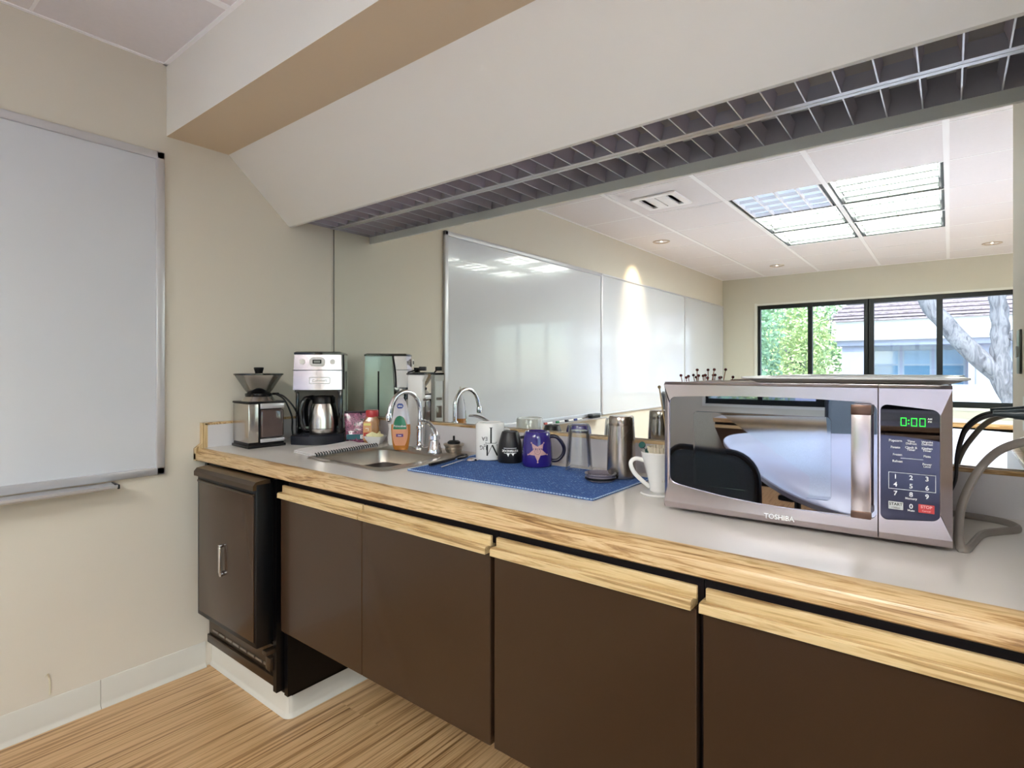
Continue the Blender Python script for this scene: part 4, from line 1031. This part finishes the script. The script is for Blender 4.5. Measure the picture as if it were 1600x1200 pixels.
# jar with picks behind the microwave
t = thing('pick_jar', 'small glass jar behind the microwave holding the bead-topped picks', 'jar', (1.845, -.054, CT))
b = B(); b.lathe([(0, 0), (.026, 0), (.028, .004), (.028, .150), (.026, .150), (.026, .006), (0, .004)], 28); b.build('jar_wall', TUMB, t)
BEAD = mat('dark red bead', '4c161a', .25, coat=.4); STK = mat('brown bamboo', '7a4a30', .5)
tips = [(1.800, -.050, 1.203), (1.812, -.040, 1.197), (1.826, -.060, 1.201), (1.846, -.045, 1.219), (1.856, -.062, 1.203), (1.868, -.042, 1.204), (1.880, -.058, 1.197), (1.896, -.050, 1.220), (1.914, -.060, 1.198)]
for i, (x, y, z) in enumerate(tips):
    o = thing('cocktail_pick', ['bead-topped pick standing leftmost in the bunch behind the microwave', 'short bead-topped pick, second from the left behind the microwave', 'bead-topped pick, third from the left behind the microwave', 'taller of the bead-topped picks in the left half of the bunch', 'bead-topped pick just right of the taller left one', 'bead-topped pick in the middle right of the bunch behind the microwave', 'short bead-topped pick just left of the tallest one', 'tallest bead-topped pick, near the right of the bunch', 'bead-topped pick standing rightmost behind the microwave'][i], 'cocktail pick', (1.845, -.054, CT+.006), 0, 'bead-topped picks behind the microwave')
    bx, by = (x-1.845)*-.18, (y+.054)*-.3
    b = B(); b.tube([(bx, by, 0), (x-1.845, y+.054, z-CT-.006)], .0013, 6, smooth_pts=False); b.build('stick', STK, o)
    b = B(); b.lathe([(0, -.0045), (.0035, -.003), (.0045, 0), (.0035, .003), (0, .0045)], 12, (x-1.845, y+.054, z-CT-.006)); b.build('bead', BEAD, o)
# loose bamboo stirrer leaning behind the dripper
t = thing('wooden_stirrer', 'single light wooden stick leaning beside the left edge of the microwave', 'wooden stick', (1.770, -.036, CT+.003))
b = B(); b.tube([(0, 0, 0), (-.045, .006, .262)], .0022, 8, smooth_pts=False); b.build('stick', mat('light bamboo', 'a8926a', .5), t)
b = B(); b.lathe([(0, -.006), (.005, -.003), (.005, .003), (0, .006)], 10, (-.045, .006, .264)); b.build('tip', mat('bamboo knot', '8c7a54', .5), t)

# ------------------------------------------------------------------ power cords and outlets at the right end
PLATE = mat('pale outlet plate', 'dfe3da', .35); DPL = mat('grey switch plate', '5c5f58', .35)
t = thing('wall_outlet', 'pale duplex outlet on the short right wall just above the backsplash', 'outlet', (XS, -.050, 1.127))
b = B(); b.box(-.006, -.0003, -.036, .036, -.058, .058, .002); b.build('cover_plate', PLATE, t)
b = B(); b.box(-.009, -.006, -.018, .018, .006, .038, .002); b.box(-.009, -.006, -.018, .018, -.038, -.006, .002); b.build('receptacle', WHITE, t)
t = thing('light_switch', 'grey switch plate higher up on the short right wall', 'switch', (XS, -.49, 1.270))
b = B(); b.box(-.006, -.0003, -.040, .040, -.062, .062, .002); b.build('cover_plate', DPL, t)
b = B(); b.box(-.012, -.006, -.008, .008, -.016, .016, .002); b.build('toggle', WHITE, t)
b = B(); IM = R_.inverted()
WP = [(XS-.030, -.050, 1.127), (2.520, -.050, 1.127), (2.492, -.048, 1.124), (2.466, -.046, 1.112), (2.444, -.045, 1.087), (2.434, -.045, 1.055), (2.428, -.045, 1.019), (2.424, -.045, .97), (2.40, -.055, .925), (2.36, -.062, .912)]
b.tube([IM @ Vector(p) for p in WP], .0032, 10, flat=1.1); pc = b.build('power_cord', mat('dark grey cable', '3b3a3c', .35), MW)
b = B(); b.loft([[IM @ Vector((XS-dx, -.050+ry*math.cos(a), 1.127+rz*math.sin(a))) for a in [i*PI/8 for i in range(16)]] for dx, ry, rz in ((.0095, .012, .015), (.030, .012, .013), (.055, .008, .009), (.085, .005, .0055))]); b.build('plug', mat('blue-grey plug', '34424a', .35, coat=.3), pc)
t = thing('extension_cord', 'thick flat grey extension cord looping down onto the worktop at the right end', 'cord', (0, 0, 0))
b = B()
pts = [(XS-.02, -.325, 1.105), (2.517, -.315, 1.096), (2.487, -.29, 1.076), (2.464, -.275, 1.045), (2.445, -.29, 1.008), (2.432, -.31, .968), (2.428, -.335, .93), (2.432, -.362, .906), (2.441, -.352, .9056), (2.452, -.29, .9056), (2.466, -.225, .9056), (2.492, -.185, .9056), (2.519, -.150, .9056), (2.522, -.122, .9056), (2.505, -.092, .9056), (2.465, -.075, .9056), (2.40, -.070, .9056)]
b.tube(pts, .0052, 10, flat=1.5, up=(0, .3, 1)); b.build('cable', mat('warm grey cable', '8a827c', .35, coat=.2), t)
b = B(); b.box(XS-.028, XS-.0095, -.341, -.309, 1.091, 1.119, .004); b.build('plug', bpy.data.materials['warm grey cable'], t)
b = B(); b.box(-.006, -.0003, -.036, .036, -.045, .045, .002)
o = tag(b.build('outlet_plate', PLATE), 'second pale outlet plate taking the flat grey cord', 'outlet'); o.location = (XS, -.325, 1.105)

# ------------------------------------------------------------------ credenza under the window (seen in the mirror)
t = thing('window_credenza', 'long low credenza with oak edges and dark doors under the window', 'credenza', (.7, YW+.62, 0))
Lc = 4.2
b = B(); b.box(0, Lc, -.605, -.02, .662, .692); b.build('worktop', mat('pale credenza top', 'dde0e2', .3), t, smooth=0)
b = B(); b.box(0, Lc, -.02, .004, .648, .692, .003); b.build('oak_front_edge', OAK, t)
b = B(); b.box(.01, Lc-.01, -.60, -.045, .0, .66); b.build('carcass', CARC, t, smooth=0)
for k in range(8):
    x0 = .012+k*(Lc-.02)/8; x1 = x0+(Lc-.02)/8-.01
    b = B(); b.box(x0, x1, -.045, -.022, .11, .585, .001, 1); d = b.build('door', DOOR, t)
    b = B(); b.box(x0, x1, -.045, -.008, .586, .618, .002); b.build('door_pull_rail', OAKL, d)
# ------------------------------------------------------------------ conference table and chairs (seen in the microwave door)
t = thing('conference_table', 'large pale oval conference table in the middle of the room', 'table', (2.46, -2.68, 0), math.radians(68))
b = B()
def sup(hx, hy, z, n=56, e=.5): return [(hx*abs(math.cos(a))**e*(1 if math.cos(a) >= 0 else -1), hy*abs(math.sin(a))**e*(1 if math.sin(a) >= 0 else -1), z) for a in [2*PI*i/n for i in range(n)]]
b.loft([sup(1.33, .86, .712), sup(1.35, .88, .718), sup(1.35, .88, .736), sup(1.345, .875, .740)]); b.build('tabletop', mat('pale table laminate', 'ccd0e2', .25), t)
for x in (-.8, .8):
    b = B(); b.box(x-.06, x+.06, -.25, .25, .03, .712, .01); b.box(x-.09, x+.09, -.36, .36, .0, .035, .01); b.build('pedestal', CARC, t)
def chair(label, zc=.78, hz=.26):
    t = thing('mesh_office_chair', label, 'office chair', (0, 0, 0), 0, 'mesh chairs round the conference table')
    b = B(); b.loft([[(p[0], p[1], z+.012*(p[1]/.24)**2) for p in rrect(0, 0, .245+o, .235+o, .09, 0, 6)] for z, o in ((.440, -.02), (.452, 0), (.472, 0), (.480, -.018))]); b.build('seat', mat('grey mesh seat', '8b9aa0', .7, noise=.3, nscale=240) if 'grey mesh seat' not in bpy.data.materials else bpy.data.materials['grey mesh seat'], t)
    R2 = [(p[0], p[1], .468) for p in rrect(0, 0, .250, .240, .10, 0, 6)]
    b = B(); b.tube(R2+[R2[0]], .022, 10, smooth_pts=False); b.build('seat_rim', mat('dark blue-grey plastic', '262c36', .35) if 'dark blue-grey plastic' not in bpy.data.materials else bpy.data.materials['dark blue-grey plastic'], t)
    DB = bpy.data.materials['dark blue-grey plastic']
    # curved back: outline in (x,z), pushed back along a curve
    out = [(p[0], p[1]) for p in rrect(0, zc, .225, hz, .11, 0, 7)]
    yb = lambda x, z: -.235-.07*(z-.5)+.22*x*x*2
    b = B(); P_ = [(x, yb(x, z), z) for x, z in out]; b.tube(P_+[P_[0]], .014, 8, smooth_pts=False); bf = b.build('back_frame', DB, t)
    b = B(); n = 12
    V = []; F = []
    for i in range(n+1):
        for j in range(n+1):
            u = -1+2*i/n; w = -1+2*j/n
            k = math.sqrt(max(0, 1-max(0, abs(w)-.62)**2/.38**2))*.05+.95*1
            x = .215*u*(1-.42*max(0, abs(w)-.6)); z = zc+(hz-.01)*w*(1-.25*max(0, abs(u)-.6)); V.append((x, yb(x, z), z))
    for i in range(n):
        for j in range(n): a = i*(n+1)+j; F.append((a, a+1, a+n+2, a+n+1))
    b.faces(V, F); q_ = b.build('back_mesh', mat('dark back mesh', '6d7c86', .7, noise=.3, nscale=300) if 'dark back mesh' not in bpy.data.materials else bpy.data.materials['dark back mesh'], t)
    sm = q_.modifiers.new('thick', 'SOLIDIFY'); sm.thickness = .004
    b = B(); b.tube([(0, -.03, .43), (0, -.25, .42), (0, -.29, .50), (0, -.275, .62)], .02, 8); b.build('back_support', DB, t)
    b = B(); b.lathe([(0, .07), (.03, .07), (.03, .25), (.02, .25), (.02, .44), (0, .44)], 16); b.build('gas_column', BLK, t)
    for s_ in (-1, 1):
        b = B(); b.tube([(s_*.23, -.02, .45), (s_*.29, -.02, .47), (s_*.30, -.02, .60), (s_*.29, .0, .655)], .014, 8); b.box(s_*.29-.035, s_*.29+.035, -.12, .13, .655, .68, .01); b.build('armrest', DB, t)
    for k in range(5):
        a = k*2*PI/5; b = B(); b.tube([(0, 0, .085), (.29*math.cos(a), .29*math.sin(a), .062)], lambda u: .022-.008*u, 8, smooth_pts=False); lg = b.build('leg', DB, t)
        b = B(); b.lathe([(0, -.012), (.026, -.010), (.028, 0), (.026, .010), (0, .012)], 16, M=Matrix.Translation((.29*math.cos(a), .29*math.sin(a), .0285)) @ Matrix.Rotation(PI/2, 4, 'X')); b.build('caster', BLK, lg)
    return t
c0 = chair('tall mesh office chair at the near side of the table, facing it')
c0.location = (1.0, -2.36, 0); c0.rotation_euler = (0, 0, math.radians(-113))
for (x, y, a), lb in zip(((2.05, -4.42, 4),), ('tall mesh office chair across the far end of the conference table, by the window',)):
    c1 = copy_tree(c0); c1.location = (x, y, 0); c1.rotation_euler = (0, 0, math.radians(a)); c1['label'] = lb

c2 = chair('low-backed mesh office chair between the counter and the conference table', .66, .20)
c2.location = (1.70, -1.99, 0); c2.rotation_euler = (0, 0, math.radians(-165))
# ------------------------------------------------------------------ outdoors, seen through the window in the mirror
OUTG = mat('sunlit paving', 'b9b6ac', .9, noise=.15, nscale=1.5)
b = B(); b.box(-25, 30, -50, YW-.14, -.45, -.30); struct(b.build('trim_5', OUTG, smooth=0))
t = thing('neighbouring_building', 'pale stucco building with shingle roof across the yard, seen in the mirror', 'building', (-.5, -20, -.30))
STU = mat('pale stucco', 'a9abc4', .85, noise=.05, nscale=2); STU2 = mat('bright stucco fascia', 'e2e4ee', .85, noise=.03, nscale=2)
b = B(); b.box(0, 12, -6, -1.0, 0, 2.35); b.box(.02, .75, -1.0, .0, 0, 2.35); b.box(3.35, 3.5, -1.0, -.02, 0, 2.35); b.box(3.35, 12, -.35, -.2, 0, 2.35); b.build('wall', STU, t, smooth=0)
b = B(); b.box(-.25, 12, -7, .30, 2.45, 3.12, .02); b.build('fascia', STU2, t, smooth=0)
b = B(); b.box(-.1, 12, -6.8, .15, 2.28, 2.45); b.build('soffit_band', STU, t, smooth=0)
SHG = ramp_mat('weathered shingles', [(.30, '4a3f42'), (.42, '857680'), (.5, 'b9aab4'), (.58, '6a5c64'), (.7, 'd8ccd4')], (1.5, 14, 14), 2.2, .9, 6, 1.0, .3)
b = B(); b.faces([(-.35, .42, 3.10), (12.2, .42, 3.10), (12.2, -4, 5.3), (.9, -4, 5.3)], [(0, 1, 2, 3)]); b.faces([(-.35, .42, 3.10), (.9, -4, 5.3), (-.35, -8, 3.1)], [(0, 1, 2)]); b.box(-.35, 12.2, .30, .43, 3.08, 3.17)
for k in range(14):
    yy = .43-.32*k; zz = 3.17+.155*k; b.box(-.33+.09*k, 12.2, yy-.34, yy, zz-.03, zz+.012+.02)
b.build('roof', SHG, t, smooth=0)
GLZ = mat('blue tinted glazing', '6f93b4', .05, coat=1); 
for x0 in (.80, 1.66, 2.52):
    b = B(); b.box(x0, x0+.78, -1.02, -.985, .15, 2.28); w_ = b.build('window', mat('pale window frame', 'a9b4c8', .5) if 'pale window frame' not in bpy.data.materials else bpy.data.materials['pale window frame'], t, smooth=0)
    b = B(); b.box(x0+.05, x0+.73, -.985, -.975, .20, 1.62); b.build('pane', GLZ, w_, smooth=0)
    b = B(); b.box(x0+.05, x0+.73, -.985, -.975, 1.68, 2.12); b.build('upper_pane', mat('reflecting glazing', '9fb6d4', .08, coat=1) if 'reflecting glazing' not in bpy.data.materials else bpy.data.materials['reflecting glazing'], w_, smooth=0)
b = B(); add_text(b, 'CT', .34, lambda x, y, z: (x+3.95, -.19-z, y+1.40), .02, 0, True); b.build('sign_letters', STU2, t, smooth=0)
# low wall
b = B(); b.box(2.2, 3.75, -17.4, -17.0, -.30, .80, .12, 4); tag(b.build('planter_wall', STU2), 'low pale rounded wall in front of the neighbouring building', 'low wall')
# tree trunk with branches
BARK = ramp_mat('grey bark', [(.3, '4a4852'), (.45, '78757e'), (.55, '98949c'), (.7, '66626a')], (6, 6, 1.2), 1.6, .95, 8, 1.5, .8)
t = thing('yard_tree', 'large grey-barked tree forking outside the window', 'tree', (3.3, -10, -.30))
b = B(); zo = .30
b.tube([(.08, 0, 0), (.02, 0, .5), (-.08, 0, 1.0), (-.28, 0, 1.48)], lambda u: .20-.05*u, 18)
b.tube([(-.26, 0, 1.42), (-.50, 0, 1.68), (-.76, 0, 2.0), (-.98, .02, 2.33), (-1.18, .03, 2.62), (-1.45, .05, 3.3), (-2.1, .1, 4.3)], lambda u: .145-.04*u, 16)
b.tube([(-.24, 0, 1.45), (-.26, 0, 1.84), (-.26, .02, 2.3), (-.28, .03, 2.8), (-.1, 0, 3.8), (.2, 0, 4.8)], lambda u: .13-.035*u, 14)
b.tube([(-.16, 0, 2.0), (.10, 0, 2.25), (.35, 0, 2.6), (.8, 0, 3.4)], lambda u: .08-.02*u, 12)
for v in b.bm.verts: v.co += Vector((math.sin(v.co.z*23+v.co.x*31)*.012, math.sin(v.co.z*17)*.01, 0))
b.build('trunk', BARK, t)
def leaves(name, parent, clusters, n, size, m, seed):
    rnd = random.Random(seed); V = []; F = []
    for _ in range(n):
        c_, r = rnd.choice(clusters); 
        while True:
            p = Vector((rnd.uniform(-1, 1), rnd.uniform(-1, 1), rnd.uniform(-1, 1)))
            if .35 < p.length < 1: break
        p = Vector((c_[0]+p.x*r[0], c_[1]+p.y*r[1], c_[2]+p.z*r[2]))
        d = Vector((rnd.gauss(0, 1), rnd.gauss(0, 1), rnd.gauss(0, .7))).normalized(); w = d.cross(Vector((rnd.gauss(0, 1), rnd.gauss(0, 1), rnd.gauss(0, 1)))).normalized()
        s_ = size*rnd.uniform(.6, 1.4); a = len(V)
        V += [p-d*s_, p+w*s_*.45, p+d*s_, p-w*s_*.45]; F.append((a, a+1, a+2, a+3))
    me = bpy.data.meshes.new(name); me.from_pydata([tuple(v) for v in V], [], F); me.materials.append(m)
    o = bpy.data.objects.new(name, me); COL.objects.link(o); o.parent = parent; return o
LG = [mat('bright green leaves', '9dba86', .6, noise=.35, nscale=3), mat('yellow green leaves', 'bccb92', .6, noise=.3, nscale=3), mat('cool green leaves', '93b492', .6, noise=.3, nscale=3)]
leaves('foliage', t, [((-1.8, .2, 5.4), (1.7, 1.5, .9)), ((.2, 0, 5.8), (1.6, 1.5, 1.0)), ((1.6, .2, 4.9), (1.2, 1.3, .9)), ((-3.2, .3, 5.2), (1.2, 1.2, .7))], 2600, .13, LG[0], 3)
for i, (x, y, rx, h_, lb, mi) in enumerate(((-2.0, -13.2, 1.2, 3.6, 'leafy green shrub filling the left window pane, seen in the mirror', 2), (-1.15, -16.8, .95, 3.6, 'bright yellow-green shrub next to the building corner, seen in the mirror', 1), (-5.2, -17.5, 2.2, 5.0, 'tall green tree behind the shrubs, seen in the mirror', 0), (-1.2, -24.5, 3.0, 6.5, 'far green tree behind the shrubs beside the building', 0))):
    t = thing('garden_shrub' if h_ < 4 else 'garden_tree', lb, 'shrub' if h_ < 4 else 'tree', (x, y, -.30))
    if i == 3: t.location.x = -3.6; t.location.y = -27
    b = B(); b.tube([(0, 0, 0), (.1, 0, h_*.3), (-.1, 0, h_*.6)], lambda u: .08-.04*u, 8)
    for k in range(6): a = k*1.05; b.tube([(0, 0, h_*.2), (.5*rx*math.cos(a), .5*rx*math.sin(a), h_*(.45+.07*k))], .025, 6, smooth_pts=False)
    b.build('stems', BARK, t)
    cl = [((rx*.45*math.cos(k*1.3), rx*.45*math.sin(k*1.3), h_*(.2+.62*((k*.37) % 1))), (rx*.62, rx*.6, h_*.22)) for k in range(12)]
    leaves('foliage', t, cl, (5200, 4200, 7000, 6000)[i], (.075, .07, .10, .13)[i], LG[mi], 10+i)
